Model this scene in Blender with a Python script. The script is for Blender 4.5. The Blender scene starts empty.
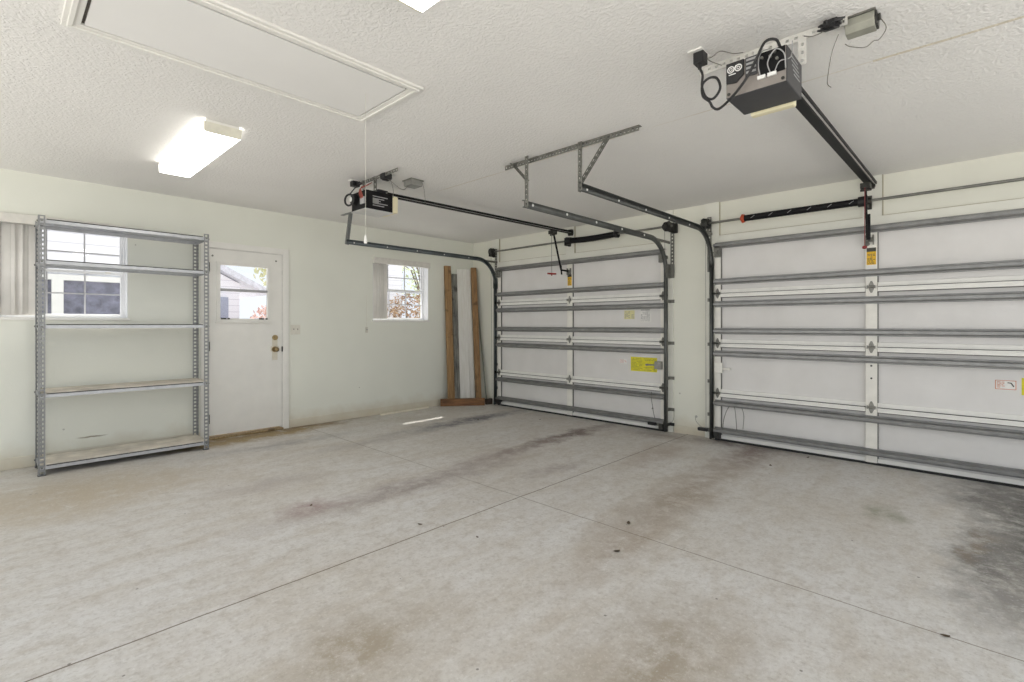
import bpy, bmesh, math, random
from mathutils import Vector, Matrix
random.seed(7)
S = bpy.context.scene
COL = S.collection
PI = math.pi
V = Vector

# ------------------------------------------------------------------ materials
MATS = {}
def nmat(name):
    m = bpy.data.materials.new(name); m.use_nodes = True
    nt = m.node_tree
    b = nt.nodes['Principled BSDF']
    MATS[name] = m
    return m, nt, b
def node(nt, typ, **kw):
    n = nt.nodes.new(typ)
    for k, v in kw.items(): setattr(n, k, v)
    return n
def link(nt, a, b): nt.links.new(a, b)
def noise(nt, vec, scale, detail=4, rough=0.55):
    n = node(nt, 'ShaderNodeTexNoise'); n.inputs['Scale'].default_value = scale
    n.inputs['Detail'].default_value = detail; n.inputs['Roughness'].default_value = rough
    link(nt, vec, n.inputs['Vector']); return n.outputs['Fac']
def ramp(nt, fac, stops):
    r = node(nt, 'ShaderNodeValToRGB'); e = r.color_ramp.elements
    while len(e) < len(stops): e.new(0.5)
    for i, (p, c) in enumerate(stops):
        e[i].position = p; e[i].color = (*c, 1) if len(c) == 3 else c
    link(nt, fac, r.inputs['Fac']); return r.outputs['Color']
def mixc(nt, fac, a, b, typ='MIX'):
    n = node(nt, 'ShaderNodeMix', data_type='RGBA', blend_type=typ)
    for s, v in (('Factor', fac), ('A', a), ('B', b)):
        i = [x for x in n.inputs if x.name == s and x.type == ('VALUE' if s == 'Factor' else 'RGBA')][0]
        if hasattr(v, 'is_output'): link(nt, v, i)
        elif s == 'Factor': i.default_value = v
        else: i.default_value = (*v, 1)
    return [o for o in n.outputs if o.type == 'RGBA'][0]
def math_(nt, op, a, b=None, clamp=False):
    n = node(nt, 'ShaderNodeMath', operation=op, use_clamp=clamp)
    for i, v in enumerate((a, b)):
        if v is None: continue
        if hasattr(v, 'is_output'): link(nt, v, n.inputs[i])
        else: n.inputs[i].default_value = v
    return n.outputs[0]
def objco(nt): return node(nt, 'ShaderNodeTexCoord').outputs['Object']
def bump(nt, b, height, strength, dist=0.01):
    n = node(nt, 'ShaderNodeBump'); n.inputs['Strength'].default_value = strength
    n.inputs['Distance'].default_value = dist
    link(nt, height, n.inputs['Height']); link(nt, n.outputs['Normal'], b.inputs['Normal'])
def simple(name, col, rough=0.5, metal=0.0, var=0.08, scale=18.0, bmp=0.0, bscale=120.0):
    m, nt, b = nmat(name)
    co = objco(nt)
    f = noise(nt, co, scale)
    lo = tuple(max(0, c*(1-var)) for c in col); hi = tuple(min(1, c*(1+var)) for c in col)
    c = ramp(nt, f, [(0.3, lo), (0.7, hi)])
    link(nt, c, b.inputs['Base Color'])
    b.inputs['Roughness'].default_value = rough; b.inputs['Metallic'].default_value = metal
    if bmp: bump(nt, b, noise(nt, co, bscale), bmp, 0.004)
    return m

GALV = simple('galvanized_steel', (0.50, 0.51, 0.51), 0.38, 0.75, 0.14, 14)
STRUT = simple('strut_steel', (0.25, 0.25, 0.245), 0.36, 0.55, 0.15, 10)
SHELFM = simple('shelf_post_steel', (0.27, 0.275, 0.275), 0.42, 0.45, 0.14, 20)
SHELFP = simple('shelf_pan_steel', (0.50, 0.51, 0.53), 0.38, 0.5, 0.10, 20)
TRACKM = simple('track_steel', (0.10, 0.105, 0.10), 0.42, 0.6, 0.2, 9)
DARKM = simple('dark_oily_steel', (0.055, 0.055, 0.05), 0.45, 0.6, 0.25, 30)
BRKT = simple('zinc_bracket', (0.19, 0.19, 0.17), 0.5, 0.5, 0.2, 30)
BLACK = simple('black_plastic', (0.012, 0.012, 0.013), 0.45, 0, 0.2)
BLACKM = simple('black_painted_steel', (0.007, 0.007, 0.008), 0.5, 0.0, 0.2)
BLACKM.node_tree.nodes['Principled BSDF'].inputs['Specular IOR Level'].default_value = 0.2
OPGREY = simple('opener_grey', (0.05, 0.05, 0.054), 0.45, 0.2, 0.1)
OPLITE = simple('opener_panel_grey', (0.25, 0.225, 0.205), 0.5, 0.1, 0.08)
MARK = simple('white_print', (0.8, 0.8, 0.78), 0.6)
MARKG = simple('grey_print', (0.35, 0.35, 0.35), 0.6)
CREAM = simple('cream_lens', (0.78, 0.72, 0.50), 0.4, 0, 0.04)
WHITEP = simple('white_paint', (0.80, 0.79, 0.75), 0.45, 0, 0.03, 6)
TRIMP = simple('trim_paint', (0.78, 0.78, 0.71), 0.5, 0, 0.04, 5)
def translucent(mat, fac):
    nt = mat.node_tree; b = nt.nodes['Principled BSDF']; out = nt.nodes['Material Output']
    t = nt.nodes.new('ShaderNodeBsdfTranslucent'); mx = nt.nodes.new('ShaderNodeMixShader'); mx.inputs['Fac'].default_value = fac
    src = b.inputs['Base Color'].links[0].from_socket
    nt.links.new(src, t.inputs['Color']); nt.links.new(b.outputs[0], mx.inputs[1]); nt.links.new(t.outputs[0], mx.inputs[2])
    nt.links.new(mx.outputs[0], out.inputs['Surface'])
VINYL = simple('white_vinyl', (0.82, 0.83, 0.85), 0.4, 0, 0.02, 5)
BLINDM = simple('blind_slat_vinyl', (0.90, 0.88, 0.84), 0.5, 0, 0.04, 8)
translucent(BLINDM, 0.25)
BRASS = simple('aged_brass', (0.33, 0.25, 0.13), 0.35, 0.85, 0.15, 40)
RED = simple('red_plastic', (0.28, 0.02, 0.02), 0.45)
REDCONE = simple('red_painted_cone', (0.50, 0.075, 0.025), 0.5)
CORDM = simple('red_cord_fibre', (0.22, 0.05, 0.05), 0.8)
PALECORD = simple('pale_cord_fibre', (0.70, 0.68, 0.60), 0.8)
WIREM = simple('grey_wire', (0.18, 0.17, 0.15), 0.6)
YEL = simple('yellow_label', (0.74, 0.68, 0.03), 0.5, 0, 0.1, 30)
PALEYEL = simple('pale_yellow_label', (0.72, 0.68, 0.36), 0.5, 0, 0.08, 30)
ORANGE = simple('orange_label', (0.75, 0.45, 0.02), 0.5, 0, 0.08, 30)
PAPER = simple('white_label', (0.78, 0.77, 0.74), 0.5)
ORLINE = simple('orange_print', (0.60, 0.20, 0.09), 0.6)
PINK = simple('pink_print', (0.72, 0.42, 0.40), 0.6)
INK = simple('dark_print', (0.06, 0.06, 0.05), 0.6)
RUBBER = simple('black_rubber', (0.02, 0.02, 0.02), 0.8)
BALLAST = simple('grey_green_case', (0.33, 0.33, 0.28), 0.5, 0.2, 0.1)
BALLAST2 = simple('pale_grey_case', (0.27, 0.27, 0.25), 0.5, 0.1, 0.1)
DECKM = simple('dusty_particle_board', (0.62, 0.57, 0.49), 0.8, 0, 0.22, 7, 0.2)
LEAFD = simple('dry_leaf_skin', (0.09, 0.06, 0.035), 0.8, 0, 0.4)
REDWIRE = simple('red_wire', (0.3, 0.06, 0.04), 0.6)

def mk_wood(name, dark, light, seed=0, sc=(28, 28, 1.6)):
    m, nt, b = nmat(name)
    co = objco(nt)
    mp = node(nt, 'ShaderNodeMapping'); mp.inputs['Scale'].default_value = sc
    mp.inputs['Location'].default_value = (seed, seed*2, 0)
    link(nt, co, mp.inputs['Vector'])
    f = noise(nt, mp.outputs[0], 1.6, 6, 0.65)
    c = ramp(nt, f, [(0.3, dark), (0.7, light)])
    k = noise(nt, co, 6, 2)
    if light[0] < 0.6: c = mixc(nt, ramp(nt, k, [(0.60, (0, 0, 0)), (0.70, (0.7, 0.7, 0.7))]), c, tuple(x*0.45 for x in dark))
    link(nt, c, b.inputs['Base Color']); b.inputs['Roughness'].default_value = 0.75
    return m
WOODB = mk_wood('brown_stained_lumber', (0.19, 0.105, 0.045), (0.42, 0.26, 0.115))
WOODB2 = mk_wood('brown_weathered_lumber', (0.16, 0.09, 0.04), (0.36, 0.21, 0.09), 3)
WOODR = mk_wood('red_brown_timber', (0.10, 0.045, 0.018), (0.30, 0.145, 0.06), 5, (3, 3, 34))
WOODBARK = mk_wood('grey_mildewed_board', (0.03, 0.03, 0.026), (0.33, 0.32, 0.28), 9)
WOODW = mk_wood('white_painted_board', (0.72, 0.70, 0.64), (0.84, 0.83, 0.79), 2)
WOODP = mk_wood('pale_stick_wood', (0.74, 0.68, 0.54), (0.84, 0.80, 0.68), 4)

# painted walls: pale green, faint drips and stains near the floor
def mk_wall(name, col):
    m, nt, b = nmat(name)
    co = objco(nt)
    big = noise(nt, co, 0.9, 3)
    c = ramp(nt, big, [(0.3, tuple(x*0.95 for x in col)), (0.7, tuple(min(1, x*1.03) for x in col))])
    sp = noise(nt, co, 9, 3, 0.6)
    c = mixc(nt, ramp(nt, sp, [(0.70, (0, 0, 0)), (0.82, (0.22, 0.22, 0.22))]), c, (0.52, 0.49, 0.38))
    # dirt splashed on the lowest hand's width
    sep = node(nt, 'ShaderNodeSeparateXYZ'); link(nt, co, sep.inputs[0])
    zz = math_(nt, 'ADD', sep.outputs['Z'], math_(nt, 'MULTIPLY', noise(nt, co, 5, 4), -0.25))
    low = math_(nt, 'MULTIPLY', math_(nt, 'SUBTRACT', 0.09, zz, True), 3.0, True)
    c = mixc(nt, low, c, (0.55, 0.48, 0.35))
    # a long rub mark low on the wall
    ax = math_(nt, 'MULTIPLY', math_(nt, 'ADD', sep.outputs['X'], 4.755), 8.0)
    az = math_(nt, 'MULTIPLY', math_(nt, 'ADD', math_(nt, 'ADD', sep.outputs['Z'], -0.182), math_(nt, 'MULTIPLY', noise(nt, co, 12, 3), -0.02)), 110.0)
    rub = math_(nt, 'SUBTRACT', 1.0, math_(nt, 'ADD', math_(nt, 'MULTIPLY', ax, ax), math_(nt, 'MULTIPLY', az, az)), True)
    c = mixc(nt, math_(nt, 'MULTIPLY', rub, 0.9), c, (0.20, 0.17, 0.10))
    # fine scattered specks
    vo = node(nt, 'ShaderNodeTexVoronoi'); vo.inputs['Scale'].default_value = 2.4
    link(nt, co, vo.inputs['Vector'])
    spk = math_(nt, 'MULTIPLY', math_(nt, 'LESS_THAN', vo.outputs['Distance'], 0.022), 0.5)
    c = mixc(nt, spk, c, (0.2, 0.19, 0.15))
    link(nt, c, b.inputs['Base Color']); b.inputs['Roughness'].default_value = 0.55
    h = noise(nt, co, 55, 4, 0.6)
    bump(nt, b, h, 0.18, 0.006)
    return m
WALLB = mk_wall('wall_paint_green', (0.785, 0.795, 0.72))
WALLR = mk_wall('wall_paint_green_front', (0.775, 0.775, 0.69))
BASEB = mk_wall('curb_paint', (0.73, 0.71, 0.62))

# knockdown ceiling
m, nt, b = nmat('ceiling_texture'); CEILM = m
co = objco(nt)
vo = node(nt, 'ShaderNodeTexVoronoi', feature='SMOOTH_F1'); vo.inputs['Scale'].default_value = 60
wob = node(nt, 'ShaderNodeTexNoise'); wob.inputs['Scale'].default_value = 20; link(nt, co, wob.inputs['Vector'])
vec = node(nt, 'ShaderNodeVectorMath', operation='MULTIPLY_ADD')
link(nt, wob.outputs['Color'], vec.inputs[0]); vec.inputs[1].default_value = (0.06, 0.06, 0.06); link(nt, co, vec.inputs[2])
link(nt, vec.outputs[0], vo.inputs['Vector'])
h1 = ramp(nt, vo.outputs['Distance'], [(0.25, (1, 1, 1)), (0.55, (0, 0, 0))])
h2 = noise(nt, co, 60, 4, 0.65)
hh = math_(nt, 'ADD', math_(nt, 'MULTIPLY', h1, 0.6), h2)
sep = node(nt, 'ShaderNodeSeparateXYZ'); link(nt, co, sep.inputs[0])
# taped drywall joints running along the room
wv = math_(nt, 'MULTIPLY', math_(nt, 'SUBTRACT', noise(nt, co, 2.0, 2), 0.5), 0.02)
xx = math_(nt, 'ADD', sep.outputs['X'], wv)
seam = math_(nt, 'LESS_THAN', math_(nt, 'ABSOLUTE', math_(nt, 'ADD', xx, 2.36)), 0.006)
wear = noise(nt, co, 1.1, 3)
seam = math_(nt, 'MULTIPLY', seam, ramp(nt, wear, [(0.42, (0, 0, 0)), (0.60, (0.8, 0.8, 0.8))]))
c = ramp(nt, noise(nt, co, 1.2, 3), [(0.3, (0.80, 0.79, 0.77)), (0.7, (0.835, 0.825, 0.805))])
c = mixc(nt, seam, c, (0.66, 0.60, 0.50))
sm2 = math_(nt, 'MULTIPLY', math_(nt, 'LESS_THAN', math_(nt, 'ABSOLUTE', math_(nt, 'ADD', xx, 2.355)), 0.011), math_(nt, 'LESS_THAN', sep.outputs['Y'], -5.60))
c = mixc(nt, math_(nt, 'MULTIPLY', sm2, 0.75), c, (0.64, 0.57, 0.43))
link(nt, c, b.inputs['Base Color']); b.inputs['Roughness'].default_value = 0.75
bump(nt, b, hh, 0.42, 0.007)

# concrete slab: mottled, with control joints, tyre tracks and oil stains
m, nt, b = nmat('concrete_floor'); FLOORM = m
co = objco(nt)
sep = node(nt, 'ShaderNodeSeparateXYZ'); link(nt, co, sep.inputs[0])
n1 = noise(nt, co, 0.8, 5, 0.6)
mp = node(nt, 'ShaderNodeMapping'); mp.inputs['Scale'].default_value = (1.2, 4.0, 1); link(nt, co, mp.inputs['Vector'])
n2 = noise(nt, mp.outputs[0], 1.4, 8, 0.65)
n3 = noise(nt, co, 22, 6, 0.75)
c = ramp(nt, n1, [(0.30, (0.57, 0.535, 0.485)), (0.50, (0.62, 0.60, 0.57)), (0.68, (0.66, 0.65, 0.635))])
c = mixc(nt, ramp(nt, n2, [(0.47, (0, 0, 0)), (0.70, (0.6, 0.6, 0.6))]), c, (0.49, 0.435, 0.36))
n6 = noise(nt, co, 9, 8, 0.75)
c = mixc(nt, ramp(nt, n6, [(0.50, (0, 0, 0)), (0.66, (0.55, 0.55, 0.55))]), c, (0.44, 0.39, 0.33))
c = mixc(nt, ramp(nt, n6, [(0.30, (0.5, 0.5, 0.5)), (0.44, (0, 0, 0))]), c, (0.76, 0.75, 0.73))
c = mixc(nt, ramp(nt, n3, [(0.48, (0, 0, 0)), (0.72, (0.5, 0.5, 0.5))]), c, (0.34, 0.30, 0.255))
mp3 = node(nt, 'ShaderNodeMapping'); mp3.inputs['Scale'].default_value = (2.2, 5.0, 1); mp3.inputs['Location'].default_value = (4, 2, 0)
link(nt, co, mp3.inputs['Vector'])
n5 = noise(nt, mp3.outputs[0], 1.5, 7, 0.7)
c = mixc(nt, ramp(nt, n5, [(0.55, (0, 0, 0)), (0.72, (0.5, 0.5, 0.5))]), c, (0.70, 0.69, 0.67))
wob = node(nt, 'ShaderNodeTexNoise'); wob.inputs['Scale'].default_value = 3.2; wob.inputs['Detail'].default_value = 6
wob.inputs['Roughness'].default_value = 0.7
link(nt, co, wob.inputs['Vector'])
wv = node(nt, 'ShaderNodeVectorMath', operation='MULTIPLY_ADD')
link(nt, wob.outputs['Color'], wv.inputs[0]); wv.inputs[1].default_value = (0.55, 0.55, 0); link(nt, co, wv.inputs[2])
n4 = noise(nt, co, 7, 6, 0.75)
STAINS = [  # centre, radii, colour, strength
    (-0.95, -2.66, 0.70, 0.10, (0.17, 0.12, 0.105), 0.80),
    (-1.95, -2.70, 0.55, 0.10, (0.27, 0.20, 0.18), 0.50),
    (-3.15, -2.83, 0.80, 0.12, (0.28, 0.23, 0.215), 0.55),
    (-1.15, -1.20, 0.80, 0.12, (0.15, 0.145, 0.165), 0.80),
    (-2.6, -1.35, 0.5, 0.10, (0.34, 0.30, 0.28), 0.45),
    (-0.35, -4.40, 0.55, 0.13, (0.24, 0.18, 0.15), 0.65),
    (-1.9, -4.42, 0.85, 0.16, (0.33, 0.27, 0.21), 0.60),
    (-3.0, -4.55, 0.45, 0.10, (0.34, 0.27, 0.20), 0.40),
    (-1.05, -6.30, 0.90, 0.24, (0.085, 0.080, 0.075), 0.9),
    (-1.95, -6.05, 0.50, 0.14, (0.16, 0.15, 0.14), 0.65),
    (-1.65, -6.0, 0.22, 0.04, (0.24, 0.18, 0.12), 0.5),
    (-0.50, -6.0, 0.35, 0.18, (0.15, 0.14, 0.13), 0.6),
    (-1.38, -5.52, 0.13, 0.07, (0.33, 0.32, 0.25), 0.7),
    (-3.75, -5.15, 0.40, 0.22, (0.35, 0.30, 0.235), 0.7),
    (-4.40, -4.30, 0.28, 0.18, (0.36, 0.305, 0.23), 0.65),
    (-4.85, -1.30, 0.7, 0.35, (0.50, 0.43, 0.33), 0.55),
    (-5.1, -1.1, 0.5, 0.5, (0.47, 0.40, 0.30), 0.5),
    (-3.3, -0.75, 0.55, 0.10, (0.36, 0.34, 0.33), 0.6), (-3.9, -2.0, 0.3, 0.1, (0.42, 0.38, 0.36), 0.5), (-2.1, -3.35, 0.25, 0.08, (0.33, 0.28, 0.26), 0.5), (-1.0, -3.75, 0.5, 0.12, (0.40, 0.33, 0.28), 0.5),
    (-3.45, -0.17, 0.65, 0.15, (0.34, 0.24, 0.10), 1.3),
    (-3.0, -0.05, 0.6, 0.09, (0.20, 0.13, 0.06), 0.8),
    (-0.28, -3.45, 0.12, 0.35, (0.28, 0.23, 0.19), 0.6),
    (-0.12, -4.2, 0.12, 0.55, (0.20, 0.16, 0.14), 0.6),
    (-3.9, -2.72, 0.14, 0.10, (0.33, 0.23, 0.22), 0.6),
]
for (cx, cy, rx, ry, col, st) in STAINS:
    a = node(nt, 'ShaderNodeVectorMath', operation='SUBTRACT'); link(nt, wv.outputs[0], a.inputs[0])
    a.inputs[1].default_value = (cx + 0.275, cy + 0.275, 0)
    d = node(nt, 'ShaderNodeVectorMath', operation='MULTIPLY'); link(nt, a.outputs[0], d.inputs[0])
    d.inputs[1].default_value = (1/(rx*1.6), 1/(ry*1.6), 0)
    l = node(nt, 'ShaderNodeVectorMath', operation='LENGTH'); link(nt, d.outputs[0], l.inputs[0])
    f = math_(nt, 'SUBTRACT', 1.15, l.outputs['Value'], True)
    f = math_(nt, 'MULTIPLY', f, math_(nt, 'ADD', math_(nt, 'MULTIPLY', n4, 4.2), -1.25, True), True)
    f = math_(nt, 'MULTIPLY', f, st*1.45, True)
    c = mixc(nt, f, c, col)
n7 = noise(nt, co, 60, 5, 0.75)
c = mixc(nt, ramp(nt, n7, [(0.54, (0, 0, 0)), (0.70, (0.55, 0.55, 0.55))]), c, (0.30, 0.265, 0.225))
c = mixc(nt, ramp(nt, n7, [(0.30, (0.5, 0.5, 0.5)), (0.44, (0, 0, 0))]), c, (0.80, 0.79, 0.77))
# small dark specks
vo = node(nt, 'ShaderNodeTexVoronoi'); vo.inputs['Scale'].default_value = 6.0; link(nt, co, vo.inputs['Vector'])
sk = math_(nt, 'LESS_THAN', math_(nt, 'ADD', vo.outputs['Distance'], math_(nt, 'MULTIPLY', n3, 0.05)), 0.062)
c = mixc(nt, math_(nt, 'MULTIPLY', sk, 0.75), c, (0.13, 0.115, 0.10))
# tooled control joints
def joint(axis, at, w, jag):
    o = math_(nt, 'ADD', sep.outputs[axis], -at)
    o = math_(nt, 'ADD', o, math_(nt, 'MULTIPLY', math_(nt, 'SUBTRACT', noise(nt, co, 3.0, 3), 0.5), jag))
    return math_(nt, 'LESS_THAN', math_(nt, 'ABSOLUTE', o), w)
j1 = joint('Y', -3.60, 0.0045, 0.012)
j2 = joint('X', -2.79, 0.0035, 0.016)
c = mixc(nt, math_(nt, 'MULTIPLY', j1, 0.85), c, (0.12, 0.085, 0.055))
c = mixc(nt, math_(nt, 'MULTIPLY', j2, ramp(nt, noise(nt, co, 1.3, 2), [(0.36, (0.25, 0.25, 0.25)), (0.5, (0.75, 0.75, 0.75))])), c, (0.15, 0.11, 0.075))
link(nt, c, b.inputs['Base Color'])
b.inputs['Roughness'].default_value = 0.52
hh = math_(nt, 'SUBTRACT', math_(nt, 'ADD', math_(nt, 'MULTIPLY', n3, 0.3), n2), math_(nt, 'MULTIPLY', j1, 0.6))
bump(nt, b, hh, 0.10, 0.01)

# garage door skin: off-white with faint vertical pressed ribs
m, nt, b = nmat('door_skin'); SKINM = m
co = objco(nt)
wvv = node(nt, 'ShaderNodeTexWave', wave_type='BANDS', bands_direction='Y'); wvv.inputs['Scale'].default_value = 9.0
wvv.inputs['Distortion'].default_value = 0.0; link(nt, co, wvv.inputs['Vector'])
c = ramp(nt, noise(nt, co, 3.0, 4), [(0.3, (0.70, 0.685, 0.665)), (0.7, (0.76, 0.745, 0.73))])
link(nt, c, b.inputs['Base Color']); b.inputs['Roughness'].default_value = 0.42
bump(nt, b, math_(nt, 'ADD', wvv.outputs['Fac'], noise(nt, co, 60, 3)), 0.06, 0.003)
STILEM = simple('door_stile_paint', (0.83, 0.81, 0.75), 0.42, 0, 0.05, 12)
RAILM = simple('door_rail_paint', (0.85, 0.84, 0.80), 0.42, 0, 0.04, 12)

m, nt, b = nmat('lit_diffuser'); LAMPM = m
b.inputs['Base Color'].default_value = (0.9, 0.9, 0.88, 1)
b.inputs['Emission Color'].default_value = (1.0, 0.975, 0.94, 1)
b.inputs['Emission Strength'].default_value = 7.0
# a dim pair of tubes behind the ribbed lens
m, nt, b = nmat('lit_side_lens'); LAMPS = m
b.inputs['Base Color'].default_value = (0.9, 0.9, 0.88, 1)
b.inputs['Emission Color'].default_value = (1.0, 0.97, 0.92, 1)
b.inputs['Emission Strength'].default_value = 1.6
m, nt, b = nmat('pane_glass'); GLASSM = m
nt.nodes.remove(b)
gl = node(nt, 'ShaderNodeBsdfGlossy'); gl.inputs['Roughness'].default_value = 0.03
tr = node(nt, 'ShaderNodeBsdfTransparent'); tr.inputs['Color'].default_value = (0.95, 0.96, 0.98, 1)
mx = node(nt, 'ShaderNodeMixShader'); mx.inputs['Fac'].default_value = 0.025
link(nt, tr.outputs[0], mx.inputs[1]); link(nt, gl.outputs[0], mx.inputs[2])
link(nt, mx.outputs[0], nt.nodes['Material Output'].inputs['Surface'])

# ------------------------------------------------------------------ geometry helpers
class MB:
    def __init__(s): s.bm = bmesh.new()
    def box(s, lo, hi):
        x0, y0, z0 = [min(a, b) for a, b in zip(lo, hi)]; x1, y1, z1 = [max(a, b) for a, b in zip(lo, hi)]
        v = [s.bm.verts.new(p) for p in ((x0,y0,z0),(x1,y0,z0),(x1,y1,z0),(x0,y1,z0),(x0,y0,z1),(x1,y0,z1),(x1,y1,z1),(x0,y1,z1))]
        for f in ((0,3,2,1),(4,5,6,7),(0,1,5,4),(1,2,6,5),(2,3,7,6),(3,0,4,7)): s.bm.faces.new([v[i] for i in f])
        return s
    def obox(s, c, ax, ay, az):     # oriented box: centre and three half-axes
        c, ax, ay, az = V(c), V(ax), V(ay), V(az)
        v = [s.bm.verts.new(c + i*ax + j*ay + k*az) for k in (-1, 1) for (i, j) in ((-1,-1),(1,-1),(1,1),(-1,1))]
        for f in ((0,3,2,1),(4,5,6,7),(0,1,5,4),(1,2,6,5),(2,3,7,6),(3,0,4,7)): s.bm.faces.new([v[i] for i in f])
        return s
    def bar(s, p0, p1, w, side, t):   # bar from p0 to p1, width w along side, thickness t
        p0, p1, side = V(p0), V(p1), V(side).normalized()
        d = (p1-p0); n = d.cross(side).normalized(); side = n.cross(d).normalized()
        return s.obox((p0+p1)/2, d/2, side*w/2, n*t/2)
    def cyl(s, p0, p1, r, seg=16, r1=None, cap=True):
        return s.rings([p0, p1], [r, r if r1 is None else r1], seg, cap)
    def rings(s, pts, rad, seg=12, cap=True):
        pts = [V(p) for p in pts]; n = len(pts); prev = None; rs = []
        for i, p in enumerate(pts):
            t = (pts[min(i+1, n-1)] - pts[max(i-1, 0)])
            if t.length < 1e-9: t = V((0, 0, 1))
            t.normalize()
            if prev is None:
                a = V((0, 0, 1)) if abs(t.z) < 0.9 else V((1, 0, 0))
                u = t.cross(a).normalized()
            else:
                u = (prev - t*prev.dot(t))
                u = u.normalized() if u.length > 1e-6 else t.orthogonal().normalized()
            prev = u; w = t.cross(u)
            r = rad[i] if isinstance(rad, (list, tuple)) else rad
            rs.append([s.bm.verts.new(p + r*(math.cos(2*PI*k/seg)*u + math.sin(2*PI*k/seg)*w)) for k in range(seg)])
        for a, b in zip(rs, rs[1:]):
            for k in range(seg): s.bm.faces.new((a[k], a[(k+1) % seg], b[(k+1) % seg], b[k]))
        if cap:
            s.bm.faces.new(rs[0][::-1]); s.bm.faces.new(rs[-1])
        return s
    def tube(s, pts, r, seg=8, sub=6):
        return s.rings(smooth(pts, sub), r, seg)
    def prism(s, poly, d):           # planar polygon extruded by vector d
        d = V(d); a = [s.bm.verts.new(V(p)) for p in poly]; b = [s.bm.verts.new(V(p)+d) for p in poly]; n = len(a)
        s.bm.faces.new(a[::-1]); s.bm.faces.new(b)
        for i in range(n): s.bm.faces.new((a[i], a[(i+1) % n], b[(i+1) % n], b[i]))
        return s
    def sheet(s, prof, path):        # open profile given as a function of path index
        rows = [[s.bm.verts.new(V(p)) for p in prof(i)] for i in range(path)]
        for a, b in zip(rows, rows[1:]):
            for k in range(len(a)-1): s.bm.faces.new((a[k], a[k+1], b[k+1], b[k]))
        return s
    def perf(s, p0, p1, side, w, t, pitch=0.038, hole=0.45, edge=0.3):
        """perforated flat strip from p0 to p1: two edges and the webs left between the slots"""
        p0, p1, side = V(p0), V(p1), V(side).normalized(); d = p1-p0; L = d.length; d.normalize()
        ew = w*edge
        for k in (-1, 1):
            o = side*(k*(w-ew)/2)
            s.bar(p0+o, p1+o, ew, side, t)
        n = max(1, int(L/pitch)); pi_ = L/n
        for i in range(n+1):
            a = max(0, i*pi_ - pi_*(1-hole)/2); b_ = min(L, i*pi_ + pi_*(1-hole)/2)
            s.bar(p0+d*a, p0+d*b_, w-2*ew+0.0005, side, t*0.98)
        return s
    def ball(s, c, r, sz=(1, 1, 1), u=12, v=8):
        m = Matrix.Translation(V(c)) @ Matrix.Diagonal((r*sz[0], r*sz[1], r*sz[2], 1))
        bmesh.ops.create_uvsphere(s.bm, u_segments=u, v_segments=v, radius=1, matrix=m); return s
    def torus(s, c, R, r, ax, seg=24, k=6):
        ax = V(ax).normalized(); u = ax.orthogonal().normalized(); w = ax.cross(u); c = V(c); rows = []
        for i in range(seg):
            a = 2*PI*i/seg; d = math.cos(a)*u + math.sin(a)*w
            rows.append([s.bm.verts.new(c + d*(R + r*math.cos(2*PI*j/k)) + ax*r*math.sin(2*PI*j/k)) for j in range(k)])
        for i in range(seg):
            a, b = rows[i], rows[(i+1) % seg]
            for j in range(k): s.bm.faces.new((a[j], a[(j+1) % k], b[(j+1) % k], b[j]))
        return s
    def build(s, name, m, parent=None, sm=False, bevel=0, solid=0, **props):
        bmesh.ops.recalc_face_normals(s.bm, faces=s.bm.faces)
        off = V((0, 0, 0)); p = parent
        while p is not None: off += p.location; p = p.parent
        if off.length: bmesh.ops.translate(s.bm, vec=-off, verts=s.bm.verts)
        me = bpy.data.meshes.new(name); s.bm.to_mesh(me); s.bm.free()
        me.materials.append(m)
        o = bpy.data.objects.new(name, me); COL.objects.link(o)
        if parent is not None: o.parent = parent
        if sm:
            for p in me.polygons: p.use_smooth = True
            e = o.modifiers.new('edge', 'EDGE_SPLIT'); e.split_angle = math.radians(38)
        if solid:
            e = o.modifiers.new('thick', 'SOLIDIFY'); e.thickness = solid; e.offset = 0
        if bevel:
            e = o.modifiers.new('bevel', 'BEVEL'); e.width = bevel; e.segments = 2; e.limit_method = 'ANGLE'
        for k, v in props.items(): o[k] = v
        return o
def smooth(pts, sub=6):
    pts = [V(p) for p in pts]
    if len(pts) < 3: return pts
    out = []; q = [2*pts[0]-pts[1]] + pts + [2*pts[-1]-pts[-2]]
    for i in range(1, len(q)-2):
        a, b, c, d = q[i-1:i+3]
        for k in range(sub):
            t = k/sub
            out.append(0.5*((2*b) + (c-a)*t + (2*a-5*b+4*c-d)*t*t + (3*b-a-3*c+d)*t**3))
    return out + [pts[-1]]
def thing(name, label, cat, loc, group=None, kind=None):
    o = bpy.data.objects.new(name, None); COL.objects.link(o); o.location = loc; o.empty_display_size = 0.05
    return tag(o, label, cat, group, kind)
def tag(o, label, cat, group=None, kind=None):
    o['label'] = label; o['category'] = cat
    if group: o['group'] = group
    if kind: o['kind'] = kind
    return o
def struct(o): o['kind'] = 'structure'; return o
def structe(name, loc):
    o = bpy.data.objects.new(name, None); COL.objects.link(o); o.location = loc; o['kind'] = 'structure'; return o

H = 2.55          # ceiling height
XL, YF = -6.1, -7.0   # how far the slab and ceiling run behind the camera
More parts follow.
